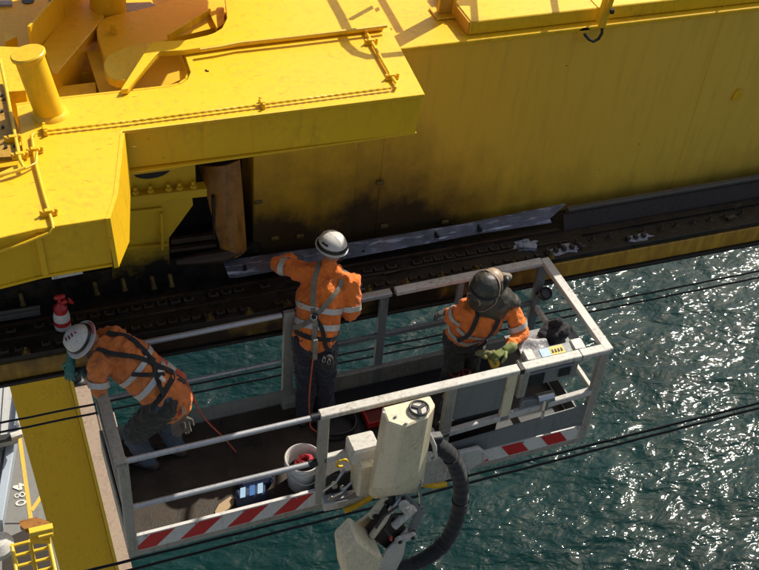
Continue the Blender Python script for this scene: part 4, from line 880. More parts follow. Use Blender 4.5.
link(((2.318,-0.38,0.511), (2.342,-0.44,0.207)), 0, 'thin_link', M['chrome'], .022)
m = B(); m.tube([V(p) for p in ((2.032,-0.6,0.108), (1.957,-0.6,0.274), (2.03,-0.55,0.352), (2.135,-0.52,0.284))], .011, 8); m.build('hydraulic_hose', M['black'], jb)
m = B(); m.tube([V(p) for p in ((1.887,-0.58,0.277), (1.945,-0.58,0.411), (2.089,-0.52,0.408))], .011, 8); m.build('hydraulic_hose', M['black'], jb)
m = B(); m.cyl((2.015,-0.62,0.114), (2.011,-0.62,0.157), .012, seg=8); m.build('red_cap', M['redp'], jb)
# linkage base: arm going on down out of view
m = B(); m.bar(V((1.848,-0.45,-0.5)), V((1.261,-0.75,-2.16)), .26, .26, (0,1,0)); m.build('jib_arm', M['cream'], jb, bevel=.02)

# ================================================================== loose things in the basket
bc = thing('bucket', 'off-white plastic bucket with red and white rope inside beside the near post', 'bucket', (1.54,.23,0), M=BM)
c = V((1.535,.235,.002)); m = B()
m.lathe(c, (0,0,1), [(.02,0),(.118,0),(.122,.01),(.148,.30),(.153,.302),(.155,.335),(.148,.338),(.143,.332),(.140,.30),(.112,.02),(.0,.018)], 32); m.build('body', M['white_plastic'], bc)
m = B(); m.tube([c+V((.149*math.cos(a*.19635), .149*math.sin(a*.19635), .27)) for a in range(32)], .008, 8, closed=True); m.build('rim_band', M['white_plastic'], bc)
m = B(); m.tube([c+V((.157*math.cos(a), .157*math.sin(a)-.02*math.sin((a-3.3)/2.8*3.14), .28-.10*math.sin((a-3.3)/2.8*3.14))) for a in [3.3+2.8*i/14 for i in range(15)]], .005, 6); m.build('wire_handle', M['chrome'], bc)
m = B(); m.lathe(c+V((0,0,.02)), (0,0,1), [(.0,0),(.11,0),(.13,.15),(.0,.16)], 20); m.build('dark_contents', M['bag'], bc)
random.seed(3)
rp = [c+V((.02+.055*math.cos(i*1.3)+random.uniform(-.015,.015), .02+.045*math.sin(i*1.3)+random.uniform(-.015,.015), .22+.003*i+random.uniform(-.01,.01))) for i in range(26)]
m = B(); m.tube(crom(rp, 4), .013, 8); m.build('rope_coil', M['red_rope'], None, label='tangled red and white rope coiled in the white bucket', cat='rope')
ck = thing('cool_bag', 'small navy box bag with pale blue stripes lying on the basket floor', 'bag', (1.06,.23,0), M=BM)
m = B(); m.hexa([(.93,.13,.004),(1.22,.13,.004),(1.22,.26,.004),(.93,.26,.004),(.945,.14,.12),(1.205,.14,.12),(1.205,.25,.12),(.945,.25,.12)]); m.build('body', M['navy'], ck, bevel=.02)
for i, x in enumerate((.965, 1.045, 1.115)):
    m = B(); m.prism([(x,.145,.1205),(x+.045,.145,.1205),(x+.075,.245,.1205),(x+.03,.245,.1205)], (0,0,.002)); m.build('pale_stripe', M['pale_blue'] if i != 1 else M['blue'], ck)
m = B(); m.box(1.00, 1.30, .27, .40, .0, .10); m.build('side_pocket', M['navy'], ck, bevel=.03)
m = B(); m.tube([V(p) for p in ((1.29,.30,.10),(1.31,.26,.2),(1.30,.22,.14))], .008, 6); m.build('strap', M['strap_black'], ck)
m = B(); m.prism([V(p) for p in ((.74,.09,.004),(.86,.13,.004),(.93,.20,.004),(.91,.25,.004),(.80,.20,.004),(.75,.14,.004))], (0,0,.035)); m.build('wood_offcut', M['wood'], label='small pale wood offcut on the basket floor left of the blue bag', cat='wood')
t = thing('red_tray', 'red plastic tool tray on the dark floor behind the turret', 'tray', (2.42,.62,0), M=BM)
m = B(); m.box(2.28, 2.60, .62, .84, .008, .02); m.build('base', M['redp_dark'], t)
for a in ((2.28,2.60,.62,.635,.021,.09),(2.28,2.60,.825,.84,.021,.09),(2.28,2.295,.636,.824,.021,.09),(2.585,2.60,.636,.824,.021,.09)):
    m = B(); m.box(*a); m.build('side_wall', M['redp'], t, bevel=.003)
t = thing('red_reel', 'small dull red double reel lying on the dark floor at the right worker\'s feet', 'reel', (2.9,.35,.5), M=BM)
c = V((3.094,0.657,0.45)); 
for k in (0, 1):
    q_ = c+V((.10*k,-.01*k,0)); m = B(); m.tube([q_+V((.036*math.cos(a*.5236), .036*math.sin(a*.5236), 0)) for a in range(12)], .014, 8, closed=True); m.build('ring', M['redp_dark'], t)
    m = B(); m.cyl(q_-V((0,0,.05)), q_-V((0,0,.005)), .045, seg=20); m.build('drum', M['dark'], t)
t = thing('tool_chest', 'dark steel tool chest standing on the basket floor in front of the right worker', 'tool chest', (2.95,.3,0), M=BM)
m = B(); m.box(2.72, 3.34, .20, .56, .01, .38); m.build('body', M['dark'], t, bevel=.01)
m = B(); m.box(2.71, 3.35, .19, .57, .381, .399); m.build('lid', M['dark'], t, bevel=.006)
m = B(); m.bar((2.76,.14,.72),(2.83,.14,.90), .02, .16, (0,1,0)); m.build('cardboard_sleeve', M['cardboard'], label='upright brown card sleeve tucked inside the near rail by the right worker', cat='card')
m = B(); m.lathe((2.83,.30,.40), (0,0,1), [(.0,0),(.035,0),(.038,.12),(.02,.15),(.02,.17),(0,.172)], 16); m.build('green_bottle', M['green_glove'], label='small dark green bottle standing on the tool chest', cat='bottle')
# loops of black cable on the floor
m = B(); random.seed(9)
cl = crom([V((2.02+.16*math.cos(i*.9)*(1+.25*random.random()), .75+.14*math.sin(i*.9)*(1+.25*random.random()), .02+.004*i)) for i in range(16)], 6)
m.tube(cl, .011, 8); m.build('floor_cable', M['black'], label='loops of black cable coiled on the basket floor behind the middle worker', cat='cable')
# spray bottle on the ledge
sb = thing('spray_bottle', 'white pump spray bottle with red top and red band standing on the black ledge', 'spray bottle', (0,1.7,1.05))
c = V((-0.175,1.58,1.06)); m = MB(); m.lathe(c, (0,0,1), [(.0,0),(.062,0),(.068,.012),(.068,.13),(.060,.165),(.045,.19),(.0,.192)], 24); m.build('bottle', M['white_plastic'], sb)
m = MB(); m.lathe(c+V((0,0,.05)), (0,0,1), [(.068,0),(.0695,.001),(.0695,.045),(.068,.046)], 24); m.build('red_band', M['redp'], sb)
m = MB(); m.lathe(c+V((0,0,.175)), (0,0,1), [(.0,0),(.054,0),(.056,.05),(.03,.075),(.022,.10),(.0,.101)], 24); m.build('red_cap', M['redp'], sb)
m = MB(); m.cyl(c+V((0,0,.27)), c+V((0,0,.32)), .014); m.chain([c+V((-.02,0,.335)), c+V((.03,0,.335))], [.022,.022]); m.build('pump_handle', M['redp'], sb)
m = MB(); m.chain([c+V((.02,0,.27)), c+V((.07,.0,.29)), c+V((.10,0,.25))], [.018,.022,.012]); m.build('trigger_nozzle', M['redp'], sb)

# ================================================================== PEOPLE
def hand_chains(wr, d, pn, curl=.6, s=1., left=False, spread=.10):
    """palm, four bent fingers of unequal length and a thumb; d = pointing direction, pn = the way the palm faces"""
    wr = V(wr); d = V(d).normalized(); pn = (V(pn)-d*V(pn).dot(d)).normalized(); sd = d.cross(pn)*(-1 if left else 1)
    out = [([wr-d*.02*s, wr+d*.03*s, wr+d*.085*s], [(.030*s,.022*s),(.040*s,.019*s),(.042*s,.016*s)], dict(side=sd))]
    for i, (off, L) in enumerate(((-.032,.070),(-.011,.080),(.010,.075),(.030,.058))):
        p = wr+d*.085*s+sd*off*s; a = curl*(.55+.06*i); pts = [p-d*.02*s]; dr = (d+sd*spread*(off*20)).normalized(); L *= s
        for seg_, k in ((.45, 1), (.30, 2.1), (.25, 3)):
            ang = a*k; v = (dr*math.cos(ang)+pn*math.sin(ang)); pts.append(pts[-1 if len(pts) > 1 else 0]+v*L*seg_+(d*.02*s if len(pts) == 1 else V((0,0,0))))
        out.append((pts, [.0105*s,.0100*s,.0092*s,.0078*s], dict(side=sd, seg=10, sub=2)))
    tb_ = wr+d*.025*s-sd*.034*s
    out.append(([tb_, tb_+(d*.55-sd*.7+pn*.25).normalized()*.040*s, tb_+(d*.9-sd*.45+pn*.5).normalized()*.075*s], [.0145*s,.0125*s,.0095*s], dict(side=sd, seg=10, sub=2)))
    return out
def glove(wr, d, pn, mat, parent, name='glove', cuff=None, **k):
    ch = hand_chains(wr, d, pn, **k); d = V(d).normalized(); wr = V(wr); s = k.get('s', 1.)
    if cuff: ch.append(([wr-d*cuff, wr-d*.0], [.040*s,.034*s], dict(cap=True)))
    o, b = blob(name, ch, .0045, mat, parent, smooth=3); return o
def boot(ank, toe, parent):
    ank, toe = V(ank), V(toe); f = (toe-ank); f.z = 0; f.normalize(); sd = f.cross(V((0,0,1)))
    a0 = V((ank.x, ank.y, .05)); 
    blob('boot', [([a0-f*.05, a0+f*.05, a0+f*.15], [(.046,.045),(.048,.048),(.046,.034)], dict(side=sd)), ([ank+V((0,0,.10)), V((ank.x,ank.y,.06))], [.055,.052])], .008, M['boot'], parent, smooth=3)
    m = B(); ring = []
    for i in range(16):
        a = i*6.2832/16; x = .14*math.cos(a); w_ = .050*math.sin(a)*(1+.1*math.cos(a)); ring.append(V((ank.x,ank.y,.004))+f*(x+.045)+sd*w_)
    m.prism(ring, (0,0,.022)); m.build('sole', M['black'], parent)
def band(bvh, c, ax, width, mat, parent, name='reflective_tape', off=.009, th=.003, a0=0, a1=360, maxr=.5, n=48, side=None):
    """a tape laid round a limb or trunk on the cloth itself"""
    c, ax = V(c), V(ax).normalized(); sd = V(side) if side is not None else ax.orthogonal(); sd = (sd-ax*sd.dot(ax)).normalized(); u = ax.cross(sd)
    full = a1-a0 >= 359; rows = []
    N = n if full else n+1
    for i in range(N):
        a = R_(a0+(a1-a0)*i/n); dr = sd*math.cos(a)+u*math.sin(a); hs_ = []
        for sgn in (-1, 1):
            o = c+ax*width/2*sgn; h = bvh.ray_cast(o, dr, maxr)
            hs_.append((h[0] if h[0] is not None else o+dr*.1)-V((0,0,0)))
        rows.append([hs_[0]+dr*off, hs_[1]+dr*off, hs_[1]+dr*(off+th), hs_[0]+dr*(off+th)])
    # even out the hits
    for _ in range(2):
        r2 = []
        for i in range(N):
            a_, b_ = (rows[(i-1) % N], rows[(i+1) % N]) if full else (rows[max(i-1, 0)], rows[min(i+1, N-1)])
            r2.append([(rows[i][k]*2+a_[k]+b_[k])/4 for k in range(4)])
        rows = r2
    m = B(); m.rings(rows, closed=full); return m.build(name, mat, parent, smooth=60)
def strap(bvh, pts, width, mat, parent, name='harness_strap', off=.013, th=.004, k=8):
    P_ = crom([V(p) for p in pts], k); Q = []
    for p in P_:
        h = bvh.find_nearest(p); Q.append((h[0], h[1]) if h[0] is not None else (p, V((0,0,1))))
    for _ in range(3):
        Q = [((Q[max(i-1,0)][0]+Q[i][0]*2+Q[min(i+1,len(Q)-1)][0])/4, (Q[max(i-1,0)][1]+Q[i][1]*2+Q[min(i+1,len(Q)-1)][1]).normalized()) for i in range(len(Q))]
    rows = []
    for i, (p, n) in enumerate(Q):
        t = (Q[min(i+1, len(Q)-1)][0]-Q[max(i-1, 0)][0]).normalized(); sd = t.cross(n).normalized()
        rows.append([p-sd*width/2+n*off, p+sd*width/2+n*off, p+sd*width/2+n*(off+th), p-sd*width/2+n*(off+th)])
    m = B(); m.rings(rows); return m.build(name, mat, parent, smooth=60)
def head_chains(c, up, fwd):
    c, up, fwd = V(c), V(up).normalized(), V(fwd); fwd = (fwd-up*fwd.dot(up)).normalized(); sd = fwd.cross(up)
    return [([c-up*.02-fwd*.015, c+up*.055-fwd*.01], [(.074,.090),(.072,.088)], dict(side=sd)), ([c-up*.085+fwd*.035, c-up*.03+fwd*.025], [(.048,.050),(.062,.066)], dict(side=sd)),
            ([c+up*.0+fwd*.09, c-up*.032+fwd*.108], [.010,.015]), ([c-up*.062+fwd*.088, c-up*.064+fwd*.092], [(.024,.010),(.022,.009)], dict(side=sd)),
            ([c-up*.025+sd*.076, c+up*.02+sd*.078], [(.010,.017),(.010,.019)], dict(side=sd)), ([c-up*.025-sd*.076, c+up*.02-sd*.078], [(.010,.017),(.010,.019)], dict(side=sd))]
def helmet(c, up, fwd, parent, mat, s=1., brim=.018, peak=.045, full=False):
    """hard hat: ribbed shell, brim with a longer peak; c = head centre"""
    c, up, fwd = V(c), V(up).normalized(), V(fwd); fwd = (fwd-up*fwd.dot(up)).normalized(); sd = fwd.cross(up); o = c+up*.035*s
    n = 40; rows = []
    A, Bb, Hh = .122*s, .104*s, .125*s
    prof = [(1.0,0),(1.0,.12),(.985,.30),(.93,.50),(.83,.68),(.68,.83),(.48,.93),(.25,.985),(.03,1.0)]
    def ring(f, h, extra=0, pk=0):
        r_ = []
        for k in range(n):
            a = k*6.28318/n; x, y = math.cos(a), math.sin(a); e = extra+pk*max(0, x)**2.2
            rdg = .004*s*max(0, 1-abs(y*A*f)/.02) if .3 < h < .99 else 0
            r_.append(o+fwd*x*(A*f+e)+sd*y*(Bb*f+e)+up*(Hh*h+rdg))
        return r_
    for f, h in prof: rows.append(ring(f, h))
    m = B(); m.rings(rows); m.build('shell', mat, parent, smooth=50)
    r_ = [ring(1.0,.045,.003), ring(1.0,.02,brim,peak), ring(1.0,-.005,brim+.002,peak), ring(1.0,-.03,.0,0), ring(.97,-.02,0,0), ring(.97,.04,0,0)]
    m = B(); m.rings(r_, closed=True); m.build('brim', mat, parent, smooth=50)
    return o, up, fwd, sd
def helm_pt(H, az, el, s=1., off=.0):
    o, up, fwd, sd = H; a, e = R_(az), R_(el); A, Bb, Hh = .122*s+off, .104*s+off, .125*s+off
    return o+fwd*math.cos(a)*math.cos(e)*A+sd*math.sin(a)*math.cos(e)*Bb+up*math.sin(e)*Hh
def helm_band(H, az0, az1, el0, el1, wdt, mat, parent, name, s=1., n=16, off=.004):
    rows = []
    for i in range(n+1):
        t = i/n; az = az0+(az1-az0)*t; el = el0+(el1-el0)*math.sin(math.pi*t) if el0 != el1 else el0
        p = helm_pt(H, az, el, s, off); q_ = helm_pt(H, az, el+wdt, s, off); p2 = helm_pt(H, az, el, s, off+.006); q2 = helm_pt(H, az, el+wdt, s, off+.006)
        rows.append([p, q_, q2, p2])
    m = B(); m.rings(rows); return m.build(name, mat, parent, smooth=60)
def mid(a, b, t=.5): return V(a).lerp(V(b), t)

# ---------------------------------------------------------------- middle worker, back to us
pm = thing('person', 'worker standing back to us in bright orange shirt, harness and dark trousers', 'person', (1.87,.92,0), 'workers in orange hi-vis shirts', BM)
pel, che, nek, hd_ = V((1.86,.97,.93)), V((1.955,1.12,1.27)), V((2.03,1.20,1.51)), V((2.085,1.27,1.63))
sv = V((.36,-.24,0)).normalized(); fw_ = V((.24,.36,0)).normalized()
LS, RS = nek-sv*.205+V((0,0,-.10)), nek+sv*.205+V((0,0,-.10))
LE, RE = V((1.677,1.497,1.38)), V((2.187,1.003,1.13)); LH, RH = V((1.93,1.74,1.20)), V((2.33,1.27,1.12))
hipL, hipR = pel-sv*.09+V((0,0,-.03)), pel+sv*.09+V((0,0,-.03)); fL, fR = V((1.77,.90,.08)), V((1.98,.93,.08))
knL, knR = mid(hipL, fL)+fw_*.03, mid(hipR, fR)+fw_*.04
body = [([pel, mid(pel,che), che, nek-V((0,0,.06))], [(.12,.08),(.11,.07),(.13,.08),(.10,.06)], dict(side=sv)), ([nek-V((0,0,.05)), hd_-V((0,0,.05))], [.055,.055]),
        ([LS, LE, LH], [.036,.032,.026]), ([RS, RE, RH], [.036,.032,.026]), ([hipL, knL, fL], [.08,.052,.04]), ([hipR, knR, fR], [.08,.052,.04])]+head_chains(hd_, (.06,.10,1), (.35,.8,-.15))
blob('body', body, .009, M['skin'], pm, smooth=3)
sh, bv = blob('shirt', [([pel+V((0,0,.03)), mid(pel,che,.5), che, nek-V((0,0,.07)), nek-V((0,0,.01))], [(.196,.138),(.192,.135),(.218,.150),(.185,.115),(.080,.070)], dict(side=sv)),
    ([nek-sv*.05-V((0,0,.05)), LS, mid(LS,LE), LE, mid(LE,LH,.75)], [.090,.092,.080,.072,.058]), ([nek+sv*.05-V((0,0,.05)), RS, mid(RS,RE), RE, mid(RE,RH,.7)], [.090,.092,.080,.074,.058]),
    ([nek-V((0,0,.03)), nek+(hd_-nek)*.35], [.068,.064])], .010, M['hivis'], pm, smooth=6, wrinkle=.017, freq=8, stretch=(1,1,.7), seed=2)
tx = (che-pel).normalized()
band(bv, mid(pel,che,.42), tx, .05, M['tape'], pm, maxr=.26, side=sv); band(bv, mid(pel,che,.80), tx, .05, M['tape'], pm, maxr=.26, side=sv)
band(bv, mid(LS,LE,.72), LE-LS, .05, M['tape'], pm, maxr=.11); band(bv, mid(RS,RE,.75), RE-RS, .05, M['tape'], pm, maxr=.11)
bk_ = -fw_*.16
strap(bv, [nek-sv*.07+fw_*.04+V((0,0,.02)), nek-sv*.075-fw_*.09-V((0,0,.06)), mid(pel,che,.93)+bk_-sv*.02, mid(pel,che,.80)+bk_, mid(pel,che,.40)+bk_+sv*.02, pel+bk_+sv*.035+V((0,0,.0))], .045, M['strap'], pm)
strap(bv, [nek+sv*.13+fw_*.03+V((0,0,-.04)), nek+sv*.12-fw_*.10-V((0,0,.10)), mid(pel,che,.88)+bk_, mid(pel,che,.6)+bk_-sv*.09, mid(pel,che,.35)-sv*.17-fw_*.08, mid(pel,che,.22)-sv*.20], .042, M['strap'], pm)
strap(bv, [mid(pel,che,.85)+bk_, mid(pel,che,.55)+bk_+sv*.08, mid(pel,che,.15)+bk_*.9+sv*.13, pel+sv*.19-fw_*.06], .036, M['strap_black'], pm)
band(bv, mid(pel,che,.16), tx, .040, M['strap_black'], pm, 'waist_belt', .007, maxr=.3, side=sv)
h_ = bv.find_nearest(mid(pel,che,.84)+bk_); c = h_[0]+h_[1]*.016
m = B(); m.chain([c-sv*.02, c+sv*.02], [(.04,.012),(.04,.012)], (0,0,1), 14); m.build('back_pad', M['strap_black'], pm)
m = B(); u2 = tx; m.tube([c+h_[1]*.016+sv*.026*math.cos(a*.5236)+u2*.026*math.sin(a*.5236) for a in range(12)], .0055, 8, closed=True); m.build('back_ring', M['chrome'], pm)
tr_, tbv = blob('trousers', [([pel+V((0,0,.04)), pel-V((0,0,.06))], [(.160,.120),(.175,.130)], dict(side=sv)), ([hipL, knL, fL+V((0,0,.03))], [.115,.090,.078]), ([hipR, knR, fR+V((0,0,.03))], [.115,.090,.078])], .010, M['denim'], pm, smooth=5, wrinkle=.014, freq=10, seed=8)
boot(fL, fL+fw_, pm); boot(fR, fR+fw_, pm)
glove(LH, (LH-LE), (.2,.3,-1), M['grime_glove'], pm, curl=.5, left=True, cuff=.05); glove(RH, (RH-RE), (0,.2,-1), M['grime_glove'], pm, curl=.8, cuff=.05)
hh = thing('helmet', 'white helmet with dark goggles strap worn by the middle worker', 'helmet', hd_, None, BM)
Hm = helmet(hd_+V((0,0,.01)), (-.02,-.06,1), (-.35,.75,0), hh, M['helmet'], 1.10, .007, .02)
helm_band(Hm, 40, 330, 10, 10, 13, M['black'], hh, 'goggles_strap', 1.10, n=30)
helm_band(Hm, 75, 110, 34, 34, 8, M['dark'], hh, 'vent_strip', 1.10, n=8)
helm_band(Hm, 250, 285, 34, 34, 8, M['dark'], hh, 'vent_strip', 1.10, n=8)
m = B(); g_ = helm_pt(Hm, 55, 4, 1, .02); m.chain([g_-V((.03,.0,0)), g_+V((.035,.0,.0))], [(.03,.018),(.03,.018)], (0,0,1)); m.build('goggles', M['black'], hh)
m = B(); e1 = hd_+sv*.085-V((0,0,.0)); m.chain([e1-V((0,0,.03)), e1+V((0,0,.03))], [(.018,.035),(.018,.035)], sv); m.build('ear_muff', M['black'], hh)
m = B(); m.cyl(e1+sv*.02, e1+sv*.026, .012, seg=12); m.build('muff_badge', M['redp'], hh)
m = B(); m.tube([e1+V((0,0,.02)), hd_+sv*.075+V((0,-.03,-.06)), nek+sv*.03+fw_*.03+V((0,0,.03))], .007, 8); m.build('chin_strap', M['strap_black'], hh)
# tool pouch, clips and lanyard
pc = pel+sv*.15-fw_*.13+V((0,0,-.04))
m = B(); m.chain([pc, pc-V((0,0,.12))], [(.05,.03),(.055,.035)], sv); m.build('tool_pouch', M['strap_black'], pm)
for k in range(2):
    m = B(); q_ = pc+sv*(-.03+.045*k)-fw_*.03-V((0,0,.01*k)); m.tube([q_+V((0,0,.03)), q_+V((.012,-.01,.012)), q_+V((.014,-.01,-.02)), q_+V((0,-.01,-.035)), q_+V((-.012,-.01,-.015)), q_+V((-.010,-.01,.012))], .0045, 8, closed=True); m.build('carabiner', M['chrome'], pm)
lp = [pel+bk_*.9+sv*.035+V((0,0,.06)), pel+bk_*1.15+sv*.03-V((0,0,.15)), pel+bk_*1.2+sv*.02-V((0,0,.5)), pel+bk_*1.1+sv*.03-V((0,0,.80)), V((1.80,.76,.03)), V((1.92,.62,.02))]
m = B(); m.tube(crom(lp, 6), .007, 8); m.build('lanyard', M['strap_red'], label='thin orange red lanyard hanging down behind the middle worker', cat='lanyard')
m = B(); a = lp[0]; m.bar(a+V((0,-.012,.10)), a+V((0,-.02,-.13)), .040, .018, (0,1,0)); m.build('energy_absorber', M['strap'], pm, bevel=.004)

# ---------------------------------------------------------------- left worker, bent over the end rail
pl_ = thing('person', 'worker bent low over the left basket end in teal gloves and faded shirt', 'person', (.45,.8,0), 'workers in orange hi-vis shirts', BM)
pel, che, nek, hd_ = V((.50,.74,.93)), V((.27,.92,1.22)), V((.10,1.00,1.33)), V((-.02,1.06,1.37))
tx = (nek-pel).normalized(); sv = V((-.30,-.50,.0)); sv = (sv-tx*sv.dot(tx)).normalized()   # towards his left, our side
NS, FS = nek+sv*.19-tx*.05, nek-sv*.18-tx*.05
NE, FE = V((0.001,0.723,1.13)), V((-.03,1.30,1.12)); NH, FH = V((-0.061,1.022,1.05)), V((-0.148,1.116,1.12))
hN, hF = pel+sv*.09-tx*.04, pel-sv*.09-tx*.04; fN, fF = V((.34,.79,.08)), V((.60,.86,.08)); kN, kF = V((.22,.72,.52)), V((.50,.80,.50))
hup = V((-.70,-.12,.62)).normalized(); hfw = V((-.55,.15,-.75))
body = [([pel, mid(pel,che), che, nek-tx*.05], [(.12,.08),(.11,.07),(.13,.08),(.10,.06)], dict(side=sv)), ([nek-tx*.04, hd_+V((.02,0,0))], [.055,.055]),
        ([NS, NE, NH], [.036,.032,.026]), ([FS, FE, FH], [.036,.032,.026]), ([hN, kN, fN], [.08,.052,.04]), ([hF, kF, fF], [.08,.052,.04])]+head_chains(hd_, hup, hfw)
blob('body', body, .009, M['skin'], pl_, smooth=3)
sh, bv = blob('shirt', [([pel-tx*.10-V((0,0,.03)), mid(pel,che,.5), che, nek-tx*.05, nek+tx*.0], [(.190,.148),(.198,.158),(.215,.165),(.180,.125),(.08,.07)], dict(side=sv)),
    ([nek+sv*.05-tx*.05, NS, mid(NS,NE), NE, mid(NE,NH,.35)], [.085,.088,.075,.066,.055]), ([nek-sv*.05-tx*.05, FS, mid(FS,FE), FE, mid(FE,FH,.4)], [.085,.084,.070,.062,.052])],
    .010, M['hivis_dull'], pl_, smooth=6, wrinkle=.018, freq=8, seed=21)
band(bv, mid(pel,che,.40), tx, .05, M['tape'], pl_, maxr=.28, side=sv); band(bv, mid(pel,che,.78), tx, .045, M['tape'], pl_, maxr=.28, side=sv)
band(bv, mid(NS,NE,.70), NE-NS, .048, M['tape'], pl_, maxr=.12)
bn = sv.cross(tx).normalized()
if bn.z < 0: bn = -bn
bb = bn*.17
strap(bv, [nek+sv*.10+bn*.02+tx*.02, nek+sv*.10+bb*.7-tx*.08, mid(pel,che,.75)+bb+sv*.03, mid(pel,che,.45)+bb-sv*.02, mid(pel,che,.1)+bb-sv*.12], .042, M['strap_black'], pl_)
strap(bv, [nek-sv*.10+bn*.02+tx*.02, nek-sv*.10+bb*.7-tx*.08, mid(pel,che,.75)+bb-sv*.02, mid(pel,che,.45)+bb+sv*.06, mid(pel,che,.1)+bb*.8+sv*.15], .042, M['strap_black'], pl_)
strap(bv, [mid(pel,che,.85)+bb*.6+sv*.19, mid(pel,che,.55)+bb*.9+sv*.10, mid(pel,che,.3)+bb], .035, M['strap_black'], pl_)
band(bv, mid(pel,che,.10), tx, .045, M['strap_black'], pl_, 'waist_belt', .007, maxr=.3, side=sv)
h_ = bv.find_nearest(mid(pel,che,.68)+bb); c = h_[0]+h_[1]*.014
m = B(); m.chain([c-tx*.02, c+tx*.02], [(.04,.012),(.04,.012)], sv, 14); m.build('back_pad', M['strap_black'], pl_)
m = B(); m.bar(c-tx*.12+sv*.09+bn*.01, c-tx*.17+sv*.10+bn*.01, .035, .012, bn); m.build('strap_tag', M['tape'], pl_)
# lanyard pack: red absorber lying from shoulder blades to the hip
q0, q1 = h_[0]+h_[1]*.035-tx*.02, h_[0]-tx*.22-sv*.04+bn*.05
q0, q1 = V((0.507,0.95,1.126)), V((0.699,0.86,0.936))
lb = thing('lanyard_pack', 'orange red shock absorber pack and line on the back of the bent worker', 'lanyard', q0, None, BM)
m = B(); m.chain([q0, mid(q0,q1), q1], [(.034,.016)]*3, sv, 14); m.build('pack', M['strap_red'], lb)
m = B(); m.chain([mid(q0,q1,.35), mid(q0,q1,.65)], [(.036,.018)]*2, sv, 14, cap=False); m.build('pack_label', M['whitep'], lb)
q2, q3 = V((0.782,0.84,0.603)), V((0.989,0.74,0.208))
m = B(); m.tube(crom([q1, V((0.713,0.86,0.872)), q2], 5), .013, 8); m.build('thick_line', M['strap_red'], lb)
m = B(); m.tube(crom([q2, V((0.852,0.8,0.421)), q3, V((1.087,0.72,0.01))], 5), .0065, 8); m.build('thin_line', M['strap_red'], lb)
tr_, tbv = blob('trousers', [([pel+tx*.03, pel-tx*.06-V((0,0,.04))], [(.165,.125),(.18,.135)], dict(side=sv)), ([hN, kN, fN+V((0,0,.03))], [.115,.085,.074]), ([hF, kF, fF+V((0,0,.03))], [.115,.083,.072])], .010, M['jeans'], pl_, smooth=5, wrinkle=.015, freq=10, seed=31)
jk, _b = blob('overtrousers', [([hN-V((0,0,.02)), mid(hN,kN,.85)], [.134,.108]), ([hF-V((0,0,.02)), mid(hF,kF,.6)], [.132,.104])], .010, M['oliv_cloth'], pl_, smooth=5, wrinkle=.015, freq=8, seed=41)
boot(fN, fN+V((-.5,.35,0)), pl_); boot(fF, fF+V((-.5,.35,0)), pl_)
glove(FH, (-.25,-.45,-.8), (.3,.3,-.3), M['teal'], pl_, curl=.35, left=False, cuff=.09, s=1.12, spread=.2)
glove(NH, (-.15,.6,-.25), (.2,.2,-1), M['green_glove'], pl_, curl=.7, left=True, cuff=.05, s=1.05)
gp_ = V((0.567,0.55,0.741)); 
gl = thing('spare_gloves', 'pair of worn leather gloves clipped to the bent worker\'s belt', 'gloves', gp_, None, BM)
glove(gp_+V((-.02,0,.06)), (0,-.05,-1), (0,-1,0), M['khaki2'], gl, curl=.5, s=1.05, spread=.0); glove(gp_+V((.04,.015,.05)), (.15,-.05,-1), (0,-1,0), M['khaki2'], gl, curl=.4, s=1.05, spread=.01)
m = B(); m.tube([gp_+V((.01,0,.08)), gp_+V((.02,.0,.14)), gp_+V((.02,.05,.20))], .014, 8); m.build('clip', M['redp'], gl)
m = B(); m.tube([gp_+V((.03,0,.15)), gp_+V((.055,-.01,.12)), gp_+V((.04,.0,.20))], .010, 8); m.build('carabiner', M['chrome'], gl)
hh = thing('helmet', 'white helmet with small red marks and black strap worn by the bent left worker', 'helmet', hd_, None, BM)
Hm = helmet(hd_, hup, hfw, hh, M['helmet'], 1.06, .034, .012)
helm_band(Hm, 0, 360, 8, 8, 10, M['black'], hh, 'goggles_strap', 1.06, n=36)
MK = [helm_pt(Hm, a, e, 1.06, .003) for a, e in ((328,74),(262,77),(214,71),(187,53))]
rw = (MK[3]-MK[0]).normalized()
for i, p in enumerate(MK):
    n_ = (p-Hm[0]).normalized(); r_ = (rw-n_*rw.dot(n_)).normalized(); c_ = n_.cross(r_); m = B()
    q_ = [p-r_*.006-c_*.016, p+r_*.006-c_*.016, p+r_*.006+c_*.016, p-r_*.006+c_*.016] if i < 3 else [p-r_*.024-c_*.016, p+r_*.030, p-r_*.024+c_*.016]
    m.prism([a+n_*.001 for a in q_], n_*.004); m.build('red_mark', M['redp_dark'] if i < 3 else M['redp'], hh, smooth=0)
m = B(); b0 = helm_pt(Hm, 165, 4, 1.06, .036); m.chain([helm_pt(Hm, 140, 2, 1.06, .022), b0, helm_pt(Hm, 200, 2, 1.06, .022)], [(.012,.003)]*3, Hm[1], 10); m.build('brim_badge', M['redp'], hh)

